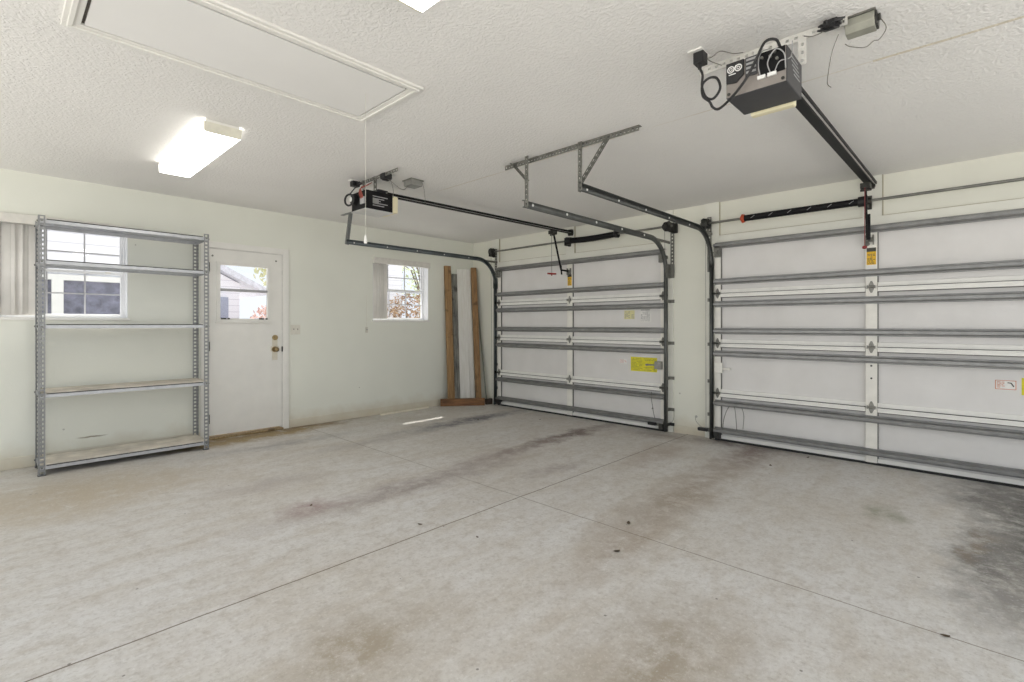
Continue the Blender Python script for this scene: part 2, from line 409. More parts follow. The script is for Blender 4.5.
# ------------------------------------------------------------------ room shell
XW, YW = -7.0, -7.9   # the strips along both walls run on a little further
struct(MB().prism([(XL, YF, -.12), (-2, YF, -.12), (-2, YW, -.12), (.25, YW, -.12), (.25, .25, -.12), (XW, .25, -.12), (XW, -2.5, -.12), (XL, -2.5, -.12)], (0, 0, .12)).build('floor', FLOORM))
struct(MB().prism([(XL, YF, H), (-2, YF, H), (-2, YW, H), (.25, YW, H), (.25, .25, H), (XW, .25, H), (XW, -2.5, H), (XL, -2.5, H)], (0, 0, .15)).build('ceiling', CEILM))
W1 = (-5.36, -4.49, 1.29, 2.14)    # window_1 x0 x1 z0 z1
W2 = (-1.83, -0.905, 1.29, 2.14)
DR = (-3.815, -3.025, 0.0, 2.065)  # walk-through door
mb = MB(); T = 0.2
def wallx(x0, x1, z0, z1): mb.box((x0, 0, z0), (x1, T, z1))
wallx(XW, W1[0], 0, H); wallx(W1[0], W1[1], 0, W1[2]); wallx(W1[0], W1[1], W1[3], H)
wallx(W1[1], DR[0], 0, H); wallx(DR[0], DR[1], DR[3], H); wallx(DR[1], W2[0], 0, H)
wallx(W2[0], W2[1], 0, W2[2]); wallx(W2[0], W2[1], W2[3], H); wallx(W2[1], 0.25, 0, H)
struct(mb.build('wall_back', WALLB))
G1 = (-0.62, -3.36); G2 = (-3.92, -6.66)
mb = MB()
def wally(y0, y1, z0, z1): mb.box((0, y0, z0), (0.25, y1, z1))
wally(0, -0.69, 0, H); wally(-0.69, -3.29, 2.05, H); wally(-3.29, -3.99, 0, H); wally(-3.99, -6.59, 2.05, H); wally(-6.59, YW, 0, H)
struct(mb.build('wall_right', WALLR))
mb = MB()
mb.box((XW, -0.012, 0), (-3.87, 0, 0.10)); mb.box((-2.955, -0.012, 0), (0, 0, 0.095))
struct(mb.build('baseboard_back', BASEB, bevel=0.004))
struct(MB().box((-0.012, -3.436, 0), (0, -3.80, 0.085)).build('baseboard_right', BASEB, bevel=0.004))
# lumber framing the two garage openings
def frame_boards(n, y0, y1, yc, ya, yb):
    mb = MB()
    mb.box((-0.022, ya, 0), (0, y0, H)); mb.box((-0.022, y1, 0), (0, yb, H))
    mb.box((-0.020, y0, 2.065), (0, y1, 2.19))
    mb.box((-0.020, yc+0.065, 2.19), (0, yc-0.075, H))
    tr = struct(mb.build('trim_%d' % n, TRIMP, bevel=0.002))
    mb = MB().box((-.014, y0, 2.19), (0, y1, 2.1945))
    for y in (y0, yc-.0775): mb.box((-.016, y, 2.1945), (0, y-.006, H))
    mb.build('joint_line', simple('brown_joint%d' % n, (.42, .38, .28), .8), tr)  # thin brownish lines along the board joints
    return tr
frame_boards(1, -0.61, -3.34, -1.96, -0.46, -3.432)
frame_boards(2, -3.952, -6.64, -5.285, -3.80, -6.72)

# ------------------------------------------------------------------ back door
d = structe('door_1', (-3.42, 0, 0))
x0, x1 = DR[0]+0.022, DR[1]-0.014
gx0, gx1, gz0, gz1 = -3.705, -3.185, 1.285, 1.90
mb = MB()
for a, b_, c_, e_ in ((x0, gx0, 0.04, 2.05), (gx1, x1, 0.04, 2.05), (gx0, gx1, 0.04, gz0), (gx0, gx1, gz1, 2.05)):
    mb.box((a, -0.002, c_), (b_, 0.042, e_))
mb.build('door_slab', WHITEP, d)
mb = MB()
for a, b_, c_, e_ in ((gx0-.022, gx0+.016, gz0-.02, gz1+.02), (gx1-.016, gx1+.022, gz0-.02, gz1+.02), (gx0+.016, gx1-.016, gz1-.016, gz1+.02), (gx0+.016, gx1-.016, gz0-.02, gz0+.016)):
    mb.box((a, -0.014, c_), (b_, 0.03, e_))
wf = mb.build('window_frame', WHITEP, d, bevel=0.003)
zm = 1.61
mb = MB().box((gx0+.016, -0.004, zm-.012), (gx1-.016, 0.02, zm+.018))
mb.build('meeting_rail', simple('dark_sash_line', (0.42, 0.42, 0.44), 0.5), wf)
mb = MB().box((gx0-.03, -0.022, gz0-.034), (gx1+.03, 0.0, gz0-.02)); mb.build('window_ledge', WHITEP, wf, bevel=0.003)
mb = MB()
for a in (gx0+.02, gx0+.085, gx1-.04, gx1-.11): mb.box((a, -0.024, gz0+.006), (a+(.05 if a in (gx0+.02, gx1-.11) else .02), -0.010, gz0+.022))
mb.build('tilt_latch', INK, wf)
MB().box((gx0+.01, 0.012, gz0), (gx1-.01, 0.016, gz1)).build('glass_pane', GLASSM, wf)
mb = MB()
mb.box((x1+.002, -0.006, 0.0), (DR[1]+0.002, 0.10, 2.065)); mb.box((DR[0]-.002, -0.006, 0.0), (x0-.002, 0.10, 2.065))
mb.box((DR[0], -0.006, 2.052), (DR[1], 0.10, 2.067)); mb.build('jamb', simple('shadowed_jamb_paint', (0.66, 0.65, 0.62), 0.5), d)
mb = MB()
mb.box((DR[1]-.002, -0.018, 0), (DR[1]+.066, 0, 2.125)); mb.box((DR[0]-.066, -0.018, 0), (DR[0]+.002, 0, 2.125))
mb.box((DR[0]+.002, -0.0178, 2.06), (DR[1]-.002, 0, 2.125)); mb.build('casing', WHITEP, d, bevel=0.004)
mb = MB().box((DR[0], -0.03, 0), (DR[1], 0.12, 0.022)); mb.build('threshold', mk_wood('worn_threshold_wood', (0.20, 0.13, 0.06), (0.46, 0.35, 0.19), 1), d, bevel=0.006)
kx = -3.118
k = MB().cyl((kx, -0.002, 0.945), (kx, -0.012, 0.945), 0.034, 20).build('rosette', BRASS, d, True)
MB().cyl((kx, -0.012, 0.945), (kx, -0.045, 0.945), 0.012, 12).ball((kx, -0.060, 0.945), 0.028, (1, 0.8, 1), 16, 10).build('door_knob', BRASS, k, True)
MB().box((kx-.03, -0.006, 0.82), (kx+.03, -0.002, 1.10)).box((kx-.045, -0.004, 0.92), (kx+.045, -0.0018, 0.98)).build('backplate', simple('worn_backplate', (0.66, 0.62, 0.52), 0.4, 0.3), d)
dbt = MB().cyl((kx, -0.005, 1.082), (kx, -0.020, 1.082), 0.031, 20).build('deadbolt', BRASS, d, True)
MB().obox((kx, -0.028, 1.082), (0.005, 0, 0), (0, 0.010, 0), (0, 0, 0.017)).build('thumb_turn', BRASS, dbt)
MB().box((x1-.002, -0.008, 0.915), (DR[1]+.004, 0.01, 0.975)).build('strike_plate', DARKM, d)
for z in (0.22, 1.0, 1.85):
    MB().cyl((x0-.006, -0.012, z-.05), (x0-.006, -0.012, z+.05), 0.008, 10).box((x0-.03, -0.008, z-.045), (x0-.008, 0, z+.045)).build('hinge', DARKM, d)
for x in (x0+.03, x1-.065): MB().cyl((x, -0.002, 1.975), (x, -0.006, 1.975), 0.010, 10).build('screw_cap', BRKT, d)

# ------------------------------------------------------------------ windows
def window(n, W):
    x0, x1, z0, z1 = W; w = structe('window_%d' % n, ((x0+x1)/2, 0, z0))
    mb = MB(); f = 0.018; ya, yb = 0.10, 0.165
    for a, b_, c_, e_ in ((x0, x0+f, z0, z1), (x1-f, x1, z0, z1), (x0+f, x1-f, z0, z0+f), (x0+f, x1-f, z1-f, z1)):
        mb.box((a, ya, c_), (b_, yb, e_))
    mb.build('window_frame', VINYL, w, bevel=0.003)
    zm = (z0+z1)/2 + 0.0; s = 0.024
    for (za, zb, y, nm) in ((zm-.02, z1-f, 0.145, 'upper_sash'), (z0+f, zm+.02, 0.115, 'lower_sash')):
        mb = MB(); a, b_ = x0+f, x1-f
        for p in ((a, a+s, za, zb), (b_-s, b_, za, zb), (a+s, b_-s, za, za+s), (a+s, b_-s, zb-s, zb)):
            mb.box((p[0], y-.012, p[2]), (p[1], y+.012, p[3]))
        sh = mb.build(nm, VINYL, w, bevel=0.003)
        MB().box((a+s-.005, y-.002, za+s-.005), (b_-s+.005, y+.002, zb-s+.005)).build('glass_pane', GLASSM, sh)
        xm, zc = (a+b_)/2, (za+zb)/2
        mm = MB()
        for xq in (xm-(b_-a-2*s)/6, xm+(b_-a-2*s)/6): mm.box((xq-.006, y-.006, za+s), (xq+.006, y+.006, zb-s))
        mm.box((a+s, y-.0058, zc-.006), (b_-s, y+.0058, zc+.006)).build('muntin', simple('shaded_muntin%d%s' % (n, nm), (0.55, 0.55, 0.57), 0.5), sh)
        if nm == 'lower_sash':
            mb = MB()
            for xx in (a+.10, b_-.14): mb.box((xx, y-.03, zb-.012), (xx+.04, y-.012, zb+.004))
            mb.build('sash_latch', WHITEP, sh)
    # white plaster reveal and sill
    mb = MB(); e = 0.004
    mb.box((x0, 0.0, z0), (x0+e, ya, z1)); mb.box((x1-e, 0.0, z0), (x1, ya, z1)); mb.box((x0+e, 0, z1-e), (x1-e, ya, z1))
    mb.build('reveal', VINYL, w)
    MB().box((x0-.012, -0.02, z0-.018), (x1+.012, ya, z0+.006)).build('sill', WHITEP, w, bevel=0.004)
    return w
window(1, W1); window(2, W2)
def blind(x0, x1, z0, z1, xs, label):
    t = thing('vertical_blind', label, 'blind', ((x0+x1)/2, 0, z1))
    MB().box((x0, -0.045, z1-.08), (x1, 0.0, z1)).build('valance', simple('valance_vinyl', (0.70, 0.68, 0.63), 0.5), t, bevel=0.004)
    for (x, a, w) in xs:
        # gently curved hanging vane
        n = 6; c, s = math.cos(a), -math.sin(a)*.75; dz = (z0+.015, z1-.07)
        def prof(i):
            z = dz[i]
            return [(x + c*w*(k/n-.5), 0.022 + s*w*(k/n-.5) - 0.006*(1-(2*k/n-1)**2), z) for k in range(n+1)]
        MB().sheet(prof, 2).build('slat', BLINDM, t, True, solid=0.0015)
    return t
blind(-1.84, -0.895, 1.30, 2.15, [(-1.79, 0.15, .075), (-1.752, 0.5, .08), (-1.722, 0.6, .08), (-1.695, 0.5, .08), (-1.668, 0.6, .08), (-1.635, 0.4, .08)], 'white vertical blind stacked at the left of the small window near the planks')
blind(-5.43, -4.49, 1.30, 2.18, [(-5.315, 0.3, .08), (-5.29, 0.6, .085), (-5.265, 0.2, .085), (-5.24, 0.7, .085), (-5.215, 0.1, .085), (-5.16, 0.08, .085)], 'white vertical blind stacked at the left of the window behind the shelving')

# light switch and small blank plate
s_ = thing('light_switch', 'white double toggle light switch plate on the wall beside the door', 'light switch', (-2.878, 0, 1.172))
MB().box((-2.935, -0.008, 1.115), (-2.82, 0, 1.23)).build('cover_plate', simple('ivory_plate', (.70, .68, .60), .4), s_, bevel=0.003)
for x in (-2.901, -2.855):
    MB().box((x-.006, -0.0075, 1.158), (x+.006, -0.005, 1.188)).obox((x, -0.012, 1.178), (0.0035, 0, 0), (0, 0.008, 0.004), (0, -0.002, 0.005)).build('toggle', simple('toggle_brown%d' % int(-x*1000), (0.30, 0.27, 0.22), 0.5), s_)
s_ = thing('opener_switch', 'small narrow opener push button on the wall left of the small window', 'push button', (-1.93, 0, 1.16))
MB().box((-1.945, -0.012, 1.125), (-1.912, 0, 1.20)).build('button_case', simple('yellowed_case', (0.62, 0.60, 0.52), 0.5), s_, bevel=0.003)
MB().cyl((-1.9285, -0.012, 1.165), (-1.9285, -0.017, 1.165), 0.009, 12).build('button', MARKG, s_, True)
MB().tube([(-1.9285, -0.004, 1.20), (-1.927, -0.003, 1.6), (-1.93, -0.003, 1.62)], 0.002).build('button_wire', PALECORD, s_)

# ------------------------------------------------------------------ ceiling: hatch and lights
hx0, hx1, hy0, hy1 = -5.19, -3.74, -3.75, -3.09
t = thing('attic_hatch', 'white rectangular attic hatch panel with moulded trim in the ceiling', 'attic hatch', (-4.46, -3.42, H))
mb = MB(); tw = 0.062
for a in ((hx0, hy0, hx1, hy0+tw), (hx0, hy1-tw, hx1, hy1), (hx0, hy0+tw, hx0+tw, hy1-tw), (hx1-tw, hy0+tw, hx1, hy1-tw)):
    mb.box((a[0], a[1], H-.013), (a[2], a[3], H))
    dx, dy = a[2]-a[0], a[3]-a[1]
fr = mb.build('frame', WHITEP, t, bevel=0.003)
mb = MB(); q = .018
for a in ((hx0+q, hy0+q, hx1-q, hy0+q+.02), (hx0+q, hy1-q-.02, hx1-q, hy1-q), (hx0+q, hy0+q+.02, hx0+q+.02, hy1-q-.02), (hx1-q-.02, hy0+q+.02, hx1-q, hy1-q-.02)):
    mb.box((a[0], a[1], H-.021), (a[2], a[3], H-.013))
mb.build('bead', WHITEP, fr, bevel=0.003)
MB().box((hx0+tw+.012, hy0+tw+.012, H-.012), (hx1-tw-.012, hy1-tw-.012, H+.01)).build('panel', simple('hatch_panel_paint', (0.83, 0.825, 0.81), 0.5, 0, 0.02, 2), t)
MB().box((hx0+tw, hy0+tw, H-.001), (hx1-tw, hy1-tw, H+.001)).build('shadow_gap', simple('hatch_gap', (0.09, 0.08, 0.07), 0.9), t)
pc = MB().rings([(-3.941, -3.472, H-.006), (-3.940, -3.472, 2.15), (-3.941, -3.472, 1.71)], 0.0009, 6).build('pull_cord', PALECORD, t)
MB().rings([(-3.941, -3.472, 1.74), (-3.941, -3.472, 1.73), (-3.941, -3.472, 1.70), (-3.941, -3.472, 1.692)], [.003, .006, .010, .008], 12).build('cord_tip', WHITEP, pc, True)
for (x, y) in ((-3.93, -3.60), (-3.90, -3.24), (-4.9, -3.3)):
    MB().cyl((x, y, H-.0055), (x, y, H-.008), 0.005, 8).build('screw_cap', BRKT, t)

def fixture(x0, x1, y0, y1, label):
    t = thing('ceiling_light', label, 'ceiling light', ((x0+x1)/2, (y0+y1)/2, H), 'fluorescent ceiling lights')
    MB().box((x0+.012, y0+.006, H-.022), (x1-.012, y1-.006, H)).build('housing', WHITEP, t, bevel=0.003)
    # wraparound lens: shallow trough with rounded shoulders
    zb = H-.082
    prof = [(x0, H-.018), (x0+.001, zb+.010), (x0+.006, zb+.002), (x0+.02, zb), (x1-.02, zb), (x1-.006, zb+.002), (x1-.001, zb+.010), (x1, H-.018)]
    ys = (y0+.012, y1-.012)
    MB().sheet(lambda i: [(p[0], ys[i], p[1]) for p in prof[2:-2]], 2).build('diffuser', LAMPM, t, solid=0.002)
    for q in (prof[:3], prof[-3:]): MB().sheet(lambda i: [(p[0], ys[i], p[1]) for p in q], 2).build('side_lens', LAMPS, t, solid=0.002)
    for (ya, yb) in ((y0, y0+.012), (y1-.012, y1)):
        MB().prism([(p[0], ya, p[1]) for p in prof], (0, yb-ya, 0)).build('end_cap', simple('end_cap_cream%d' % int(-ya*1000), (0.72, 0.70, 0.60), 0.5), t)
fixture(-4.465, -4.245, -2.41, -1.16, 'long fluorescent wraparound ceiling light between attic hatch and back wall')
fixture(-4.435, -4.215, -5.63, -4.38, 'fluorescent ceiling light showing only a corner past the attic hatch')

# ------------------------------------------------------------------ garage doors
SEAM = [0.0, 0.505, 1.035, 1.565, 2.10]
STRUTS = [(0.11, 0), (0.40, 0), (0.925, 1), (1.165, 2), (1.45, 2), (1.69, 3), (2.075, 3)]
def text_lines(mb, x, y0, y1, z0, z1, rows, rnd):
    h = (z1-z0)/rows
    for r in range(rows):
        z = z0 + (r+.5)*h; y = y0
        while y > y1 + .004:
            w = rnd.uniform(.006, .022); e = max(y1, y-w)
            if rnd.random() < .85: mb.box((x-.0006, y, z-h*.22), (x, e, z+h*.22))
            y = e - .005
def hat_strut(y0, y1, z):
    pr = [(-.056, -.033), (-.061, -.032), (-.061, -.022), (-.104, -.016), (-.110, -.012), (-.110, .012), (-.104, .016), (-.061, .022), (-.061, .032), (-.056, .033)]
    ys = (y0, y1)
    return MB().sheet(lambda i: [(p[0], ys[i], z+p[1]) for p in pr], 2)
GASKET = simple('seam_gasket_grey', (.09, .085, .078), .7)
STRIPSHADE = simple('shade_strip_grey', (.15, .145, .135), .7)
HINGEM = simple('painted_hinge', (.30, .295, .27), .5, .4, .2, 30)
def hinge_mb(y, z, flip=1):
    mb = MB(); X = -.0605
    for s in (-1, 1):
        mb.prism([(X, y-.020, z+s*.006), (X, y+.020, z+s*.006), (X, y+.018, z+s*.022), (X, y+.006, z+s*.052), (X, y-.006, z+s*.052), (X, y-.018, z+s*.022)], (-.003, 0, 0))
        mb.cyl((X-.003, y, z+s*.036), (X-.008, y, z+s*.036), .006, 8)
    mb.cyl((X-.012, y-.030, z), (X-.012, y+.030, z), .010, 10)
    mb.box((X-.030, y-.030, z-.014), (X, y-.024, z+.014)); mb.box((X-.030, y+.024, z-.014), (X, y+.030, z+.014))
    return mb
def garage_door(y0, y1, label, dirty):
    rnd = random.Random(3)
    yc = (y0+y1)/2
    t = thing('garage_door', label, 'garage door', (0, yc, 0), kind='thing')
    sw = .062
    for k in range(4):
        za, zb = SEAM[k] + (.018 if k == 0 else .001), SEAM[k+1] - .001
        p = MB().box((-.030, y0, za), (-.024, y1, zb)).build('door_panel', SKINM, t)
        mb = MB(); rh = .040
        for (a, b_) in ((za, za+rh), (zb-rh, zb)):
            lip = -.046 if a == za else -.062
            mb.box((lip, y0-.064, a), (-.030, yc+.044, b_)); mb.box((lip, yc-.044, a), (-.030, y1+.064, b_))
            if a != za: mb.box((-.068, y0-.064, zb-.012), (lip, yc+.044, zb-.001)); mb.box((-.068, yc-.044, zb-.012), (lip, y1+.064, zb-.001))
        mb.build('rail', RAILM, p, bevel=0.002)
        if k < 3:
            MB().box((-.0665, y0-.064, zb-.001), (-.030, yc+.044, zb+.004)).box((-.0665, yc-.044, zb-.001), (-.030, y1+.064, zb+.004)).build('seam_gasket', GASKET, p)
        if k > 0:
            MB().box((-.052, y0-.064, za-.0), (-.050, yc+.044, za+.001)) if False else None
        zr = zb - rh if k < 3 else zb - rh
        MB().box((-.064, y0-.064, zr-.006), (-.030, yc+.044, zr)).box((-.064, yc-.044, zr-.006), (-.030, y1+.064, zr)).build('rail_shade_strip', STRIPSHADE, p)  # dark strip standing in for the shade in the rail's hollow edge
        for (ya, yb) in ((y0, y0-sw), (yc+.042, yc-.042), (y1+sw, y1)):
            st_ = MB().box((-.060, ya, za+.001), (-.0302, yb, zb-.001)).build('stile', STILEM, p, bevel=0.002)
            if yb > y1 + .01: MB().box((-.050, yb, za+.04), (-.0301, yb-.006, zb-.046)).build('stile_shade_strip', STRIPSHADE, st_)  # dark strip painting the shadow along one side of the stile
        for (z, kk) in STRUTS:
            if kk == k: hat_strut(y0-.004, y1+.004, z).build('strut', STRUT, p, solid=0.0016)
        if k < 3:
            z = SEAM[k+1]
            for y in (y0-.031, yc, y1+.031):
                hinge_mb(y, z).build('hinge', HINGEM if y == yc else BRKT, p)
        ends = [SEAM[k] + (.075 if k == 0 else 0)] + ([2.0] if k == 3 else [])
        for z in ends:
            if k == 0 or z > .1:
                for (y, s) in ((y0, 1), (y1, -1)):
                    mb = MB()
                    mb.cyl((-.092, y-s*.05, z+.0), (-.092, y+s*.028, z), .006, 8); mb.cyl((-.092, y+s*.020, z), (-.092, y+s*.036, z), .021, 14)
                    if z == 2.0 or k == 0:
                        mb.box((-.10, y-s*.068, z-.05), (-.060, y-s*.006, z+.05)); mb.box((-.118, y-s*.05, z-.022), (-.08, y-s*.012, z+.022))
                    mb.build('roller_bracket', BRKT if z == 2.0 else DARKM, p)
        if k == 0:
            MB().box((-.058, y0, .0), (-.022, y1, .020)).build('bottom_seal', RUBBER, p)
    # warning tag on the middle stile
    def sticker(par, nm, m, ya, yb, za, zb, x): return MB().box((x-.0008, ya, za), (x, yb, zb)).build(nm, m, par)
    P3 = [c for c in t.children if c.name.startswith('door_panel')]
    zt = 1.905 if y0 > -2 else 1.91
    lab = sticker(P3[3], 'warning_label', ORANGE, yc+.034, yc-.034, zt-.15, zt, -.060)
    mb = MB().box((-.0618, yc+.034, zt-.034), (-.0608, yc-.034, zt)); text_lines(mb, -.0608, yc+.028, yc-.028, zt-.145, zt-.04, 9, rnd)
    mb.build('label_lettering', INK, lab)
    sticker(P3[3], 'white_label', PAPER, yc+.034, yc-.034, zt-.205, zt-.151, -.060)
    return t, P3, sticker, rnd
g1, P, sticker, rnd = garage_door(G1[0], G1[1], 'far sectional garage door with a big yellow label, next to the corner planks', 0)
X = -.0302
l = sticker(P[2], 'pale_label', PALEYEL, -2.805, -2.945, 1.30, 1.405, X)
mb = MB(); text_lines(mb, X-.0008, -2.815, -2.885, 1.31, 1.395, 6, rnd); text_lines(mb, X-.0008, -2.905, -2.94, 1.305, 1.36, 4, rnd); mb.build('label_lettering', MARKG, l)
l = sticker(P[2], 'instruction_label', PAPER, -3.015, -3.165, 1.262, 1.42, X)
mb = MB(); text_lines(mb, X-.0008, -3.03, -3.15, 1.27, 1.39, 9, rnd); mb.box((X-.0016, -3.03, 1.402), (X-.0008, -3.15, 1.412)); mb.build('label_lettering', MARKG, l)
l = sticker(P[1], 'yellow_label', YEL, -2.895, -3.24, .672, .842, X)
mb = MB(); text_lines(mb, X-.0008, -2.905, -3.05, .682, .832, 9, rnd); text_lines(mb, X-.0008, -3.07, -3.22, .682, .73, 3, rnd); text_lines(mb, X-.0008, -3.07, -3.22, .80, .832, 2, rnd)
mb.build('label_lettering', simple('olive_print', (0.36, 0.34, 0.05), .6), l)
l = sticker(P[1], 'small_label', PAPER, -2.735, -2.84, .755, .81, X)
mb = MB(); text_lines(mb, X-.0008, -2.742, -2.80, .76, .805, 4, rnd); mb.bar((X-.001, -2.81, .795), (X-.001, -2.832, .77), .008, (0, 0, 1), .001); mb.build('label_lettering', PINK, l)
mb = MB().box((-.082, -3.23, .715), (-.060, -3.325, .805)).box((-.072, -3.13, .752), (-.060, -3.23, .768)).cyl((-.06, -3.13, .76), (-.088, -3.13, .76), .013, 10)
mb.build('slide_latch', HINGEM, P[1], bevel=0.003)
MB().tube([(-.11, -3.21, .45), (-.118, -3.215, .36), (-.11, -3.225, .28), (-.108, -3.235, .21), (-.10, -3.25, .14)], .0035).ball((-.112, -3.225, .26), .010).build('lift_cable', BRKT, P[0], True)

g2, P, sticker, rnd = garage_door(G2[0], G2[1], 'near sectional garage door with an orange bordered sticker, cut by the right edge', 1)
l = sticker(P[1], 'bordered_label', PAPER, -6.07, -6.185, .735, .805, X)
mb = MB()
for a in ((-6.07, -6.185, .735, .739), (-6.07, -6.185, .801, .805), (-6.07, -6.074, .739, .801), (-6.181, -6.185, .739, .801)): mb.box((X-.0016, a[0], a[2]), (X-.0008, a[1], a[3]))
text_lines(mb, X-.0008, -6.08, -6.125, .745, .796, 5, rnd); mb.build('label_lettering', ORLINE, l)
MB().bar((X-.0014, -6.138, .788), (X-.0014, -6.158, .785), .007, (0, 0, 1), .0012).bar((X-.0014, -6.156, .788), (X-.0014, -6.172, .758), .008, (0, 1, 0), .0012).build('arrow_mark', INK, l)
l = sticker(P[1], 'yellow_label', YEL, -6.213, -6.50, .70, .83, X)
mb = MB(); text_lines(mb, X-.0008, -6.225, -6.49, .71, .82, 8, rnd); mb.build('label_lettering', simple('olive_print_near', (0.36, 0.34, 0.05), .6), l)
MB().box((-.082, -3.925, .72), (-.060, -4.005, .83)).box((-.074, -4.005, .757), (-.060, -4.085, .777)).cyl((-.06, -4.075, .767), (-.084, -4.075, .767), .014, 10).build('slide_latch', STILEM, P[1], bevel=0.003)
MB().tube([(-.10, -4.02, .10), (-.105, -4.03, .22), (-.10, -4.06, .33), (-.105, -4.10, .39), (-.105, -4.14, .38), (-.10, -4.155, .25), (-.095, -4.16, .14)], .004).build('lift_cable', BRKT, P[0], True)
MB().tube([(-.09, -4.20, .40), (-.08, -4.225, .30), (-.09, -4.22, .16)], .003).build('lift_cable', BRKT, P[0], True)
for z in (0.87, 0.76):
    MB().cyl((-.060, -5.29, z), (-.064, -5.29, z), .008, 10).build('bolt_hole', INK, P[1])

# ------------------------------------------------------------------ tracks
def track(y, s, zc, xe, label, hang=None, dark=TRACKM):
    """s: +1 when the open side faces +Y. Vertical run, bend and horizontal run of a C-shaped track."""
    t = thing('overhead_track', label, 'garage door track', (-.092, y, 0))
    R = .36; X0 = -.092; path = []
    zb = zc - R
    path.append(((X0, .012), (1, 0)))                    # ((x,z),(normal x,z))
    path.append(((X0, 1.0), (1, 0)))
    for k in range(13):
        a = k/12*PI/2
        path.append(((X0-R+R*math.cos(a), zb+R*math.sin(a)), (math.cos(a), math.sin(a))))
    path.append(((xe, zc), (0, 1)))
    pr = [(-.026, .020), (-.028, .012), (-.026, .0), (-.020, -.006), (.020, -.006), (.026, .0), (.028, .012), (.026, .020)]
    def prof(rng):
        def f(i):
            (x, z), (nx, nz) = path[rng[i]]
            return [(x+nx*p[0], y + s*p[1], z+nz*p[0]) for p in pr]
        return f
    r1 = list(range(0, 3)); r2 = list(range(2, len(path)))
    MB().sheet(prof(r1), len(r1)).build('vertical_track', dark, t, True, solid=0.0025)
    hz = MB().sheet(prof(r2), len(r2)).build('horizontal_track', dark, t, True, solid=0.0025)
    n = 5
    for k in range(n):
        x = -0.62 + (xe+.10+.62)*k/(n-1)
        MB().cyl((x, y-s*.0075, zc), (x, y-s*.012, zc), .011, 10).cyl((x, y-s*.004, zc), (x, y+s*.002, zc), .0085, 10).build('track_hole_disc', MARK, hz)  # pale disc standing in for the brightness seen through a track hole
    # wall brackets along the upright
    for z in (.09, .26, .62, 1.02, 1.50):
        MB().box((-.10, y-s*.006, z-.018), (-.02, y-s*.010, z+.018)).box((-.027, y-s*.008, z-.018), (-.022, y-s*.062, z+.018)).build('jamb_bracket', DARKM if z < .2 else BRKT, t)
    # flag bracket from the bend to the bearing plate
    mb = MB()
    mb.box((-.030, y-s*.006, zb-.06), (-.022, y-s*.062, zb+.10))
    mb.box((-.12, y-s*.008, zb-.06), (-.030, y-s*.011, zb+.10))
    mb.perf((-.030, y-s*.040, zb+.05), (-.030, y-s*.040, 2.40), (0, 1, 0), .045, .003)
    mb.bar((-.34, y-s*.010, zc-.012), (-.028, y-s*.010, zc-.012), .030, (0, 0, 1), .003)
    mb.build('flag_bracket', BRKT, t)
    if hang: hang(t, y, s, zc, xe)
    return t
def hang_plain(t, y, s, zc, xe):
    # one slotted angle from the track end up to the ceiling
    mb = MB(); ys = y - s*.012
    mb.perf((xe+.02, ys, zc-.03), (xe+.02, ys, H), (1, 0, 0), .035, .003); mb.perf((xe+.002, ys-.018, zc-.03), (xe+.002, ys-.018, H), (0, 1, 0), .035, .003)
    mb.build('hanger', BRKT, t)
def hang_brace(dirn):
    def f(t, y, s, zc, xe):
        hang_plain(t, y, s, zc, xe)
        mb = MB(); ys = y - s*.012
        mb.perf((xe+.022, ys, zc+(.18 if dirn > 0 else .03)), (xe+.022, ys+dirn*(.24 if dirn < 0 else .17), H-.01), (1, 0, 0), .032, .003)
        mb.perf((xe+.04, ys, zc+(.18 if dirn > 0 else .03)), (xe+.04, ys+dirn*(.24 if dirn < 0 else .17), H-.01), (0, 1, 0), .026, .003)
        mb.build('brace', BRKT, t)
    return f
def hang_wall(t, y, s, zc, xe):
    mb = MB(); ys = y - s*.012
    mb.bar((xe+.01, ys, zc-.03), (xe+.06, ys, H), .05, (1, 0, 0), .003); mb.bar((xe-.012, ys-.012, zc-.03), (xe+.036, ys-.012, H), .03, (0, 1, 0), .003)
    mb.box((xe+.02, y+.18, H-.006), (xe+.06, y-.22, H))
    mb.build('hanger', simple('grey_hanger_steel', (.24, .25, .25), .45, .5), t)
STEELG = simple('worn_track_steel', (0.15, 0.17, 0.175), 0.42, 0.7, 0.15, 8)
track(-.592, -1, 2.205, -2.53, 'grey overhead track beside the corner, ending under the far opener', hang_wall, STEELG)
track(-3.388, 1, 2.185, -2.52, 'dark overhead track on the pillar side of the far garage door', hang_brace(1))
track(-3.892, -1, 2.225, -2.48, 'dark overhead track on the pillar side of the near garage door', hang_brace(-1))
track(-6.688, 1, 2.225, -2.48, 'dark overhead track right of the near garage door, outside the view', hang_plain) if False else None

# the slotted angle on the ceiling that carries both middle tracks
o = MB().perf((-2.462, -3.13, H-.020), (-2.462, -4.36, H-.020), (0, 0, 1), .038, .003, pitch=.03).perf((-2.44, -3.13, H-.002), (-2.44, -4.36, H-.002), (1, 0, 0), .036, .003, pitch=.03)
o = o.build('slotted_angle', BRKT); tag(o, 'long slotted steel angle screwed to the ceiling above the two middle tracks', 'steel angle')

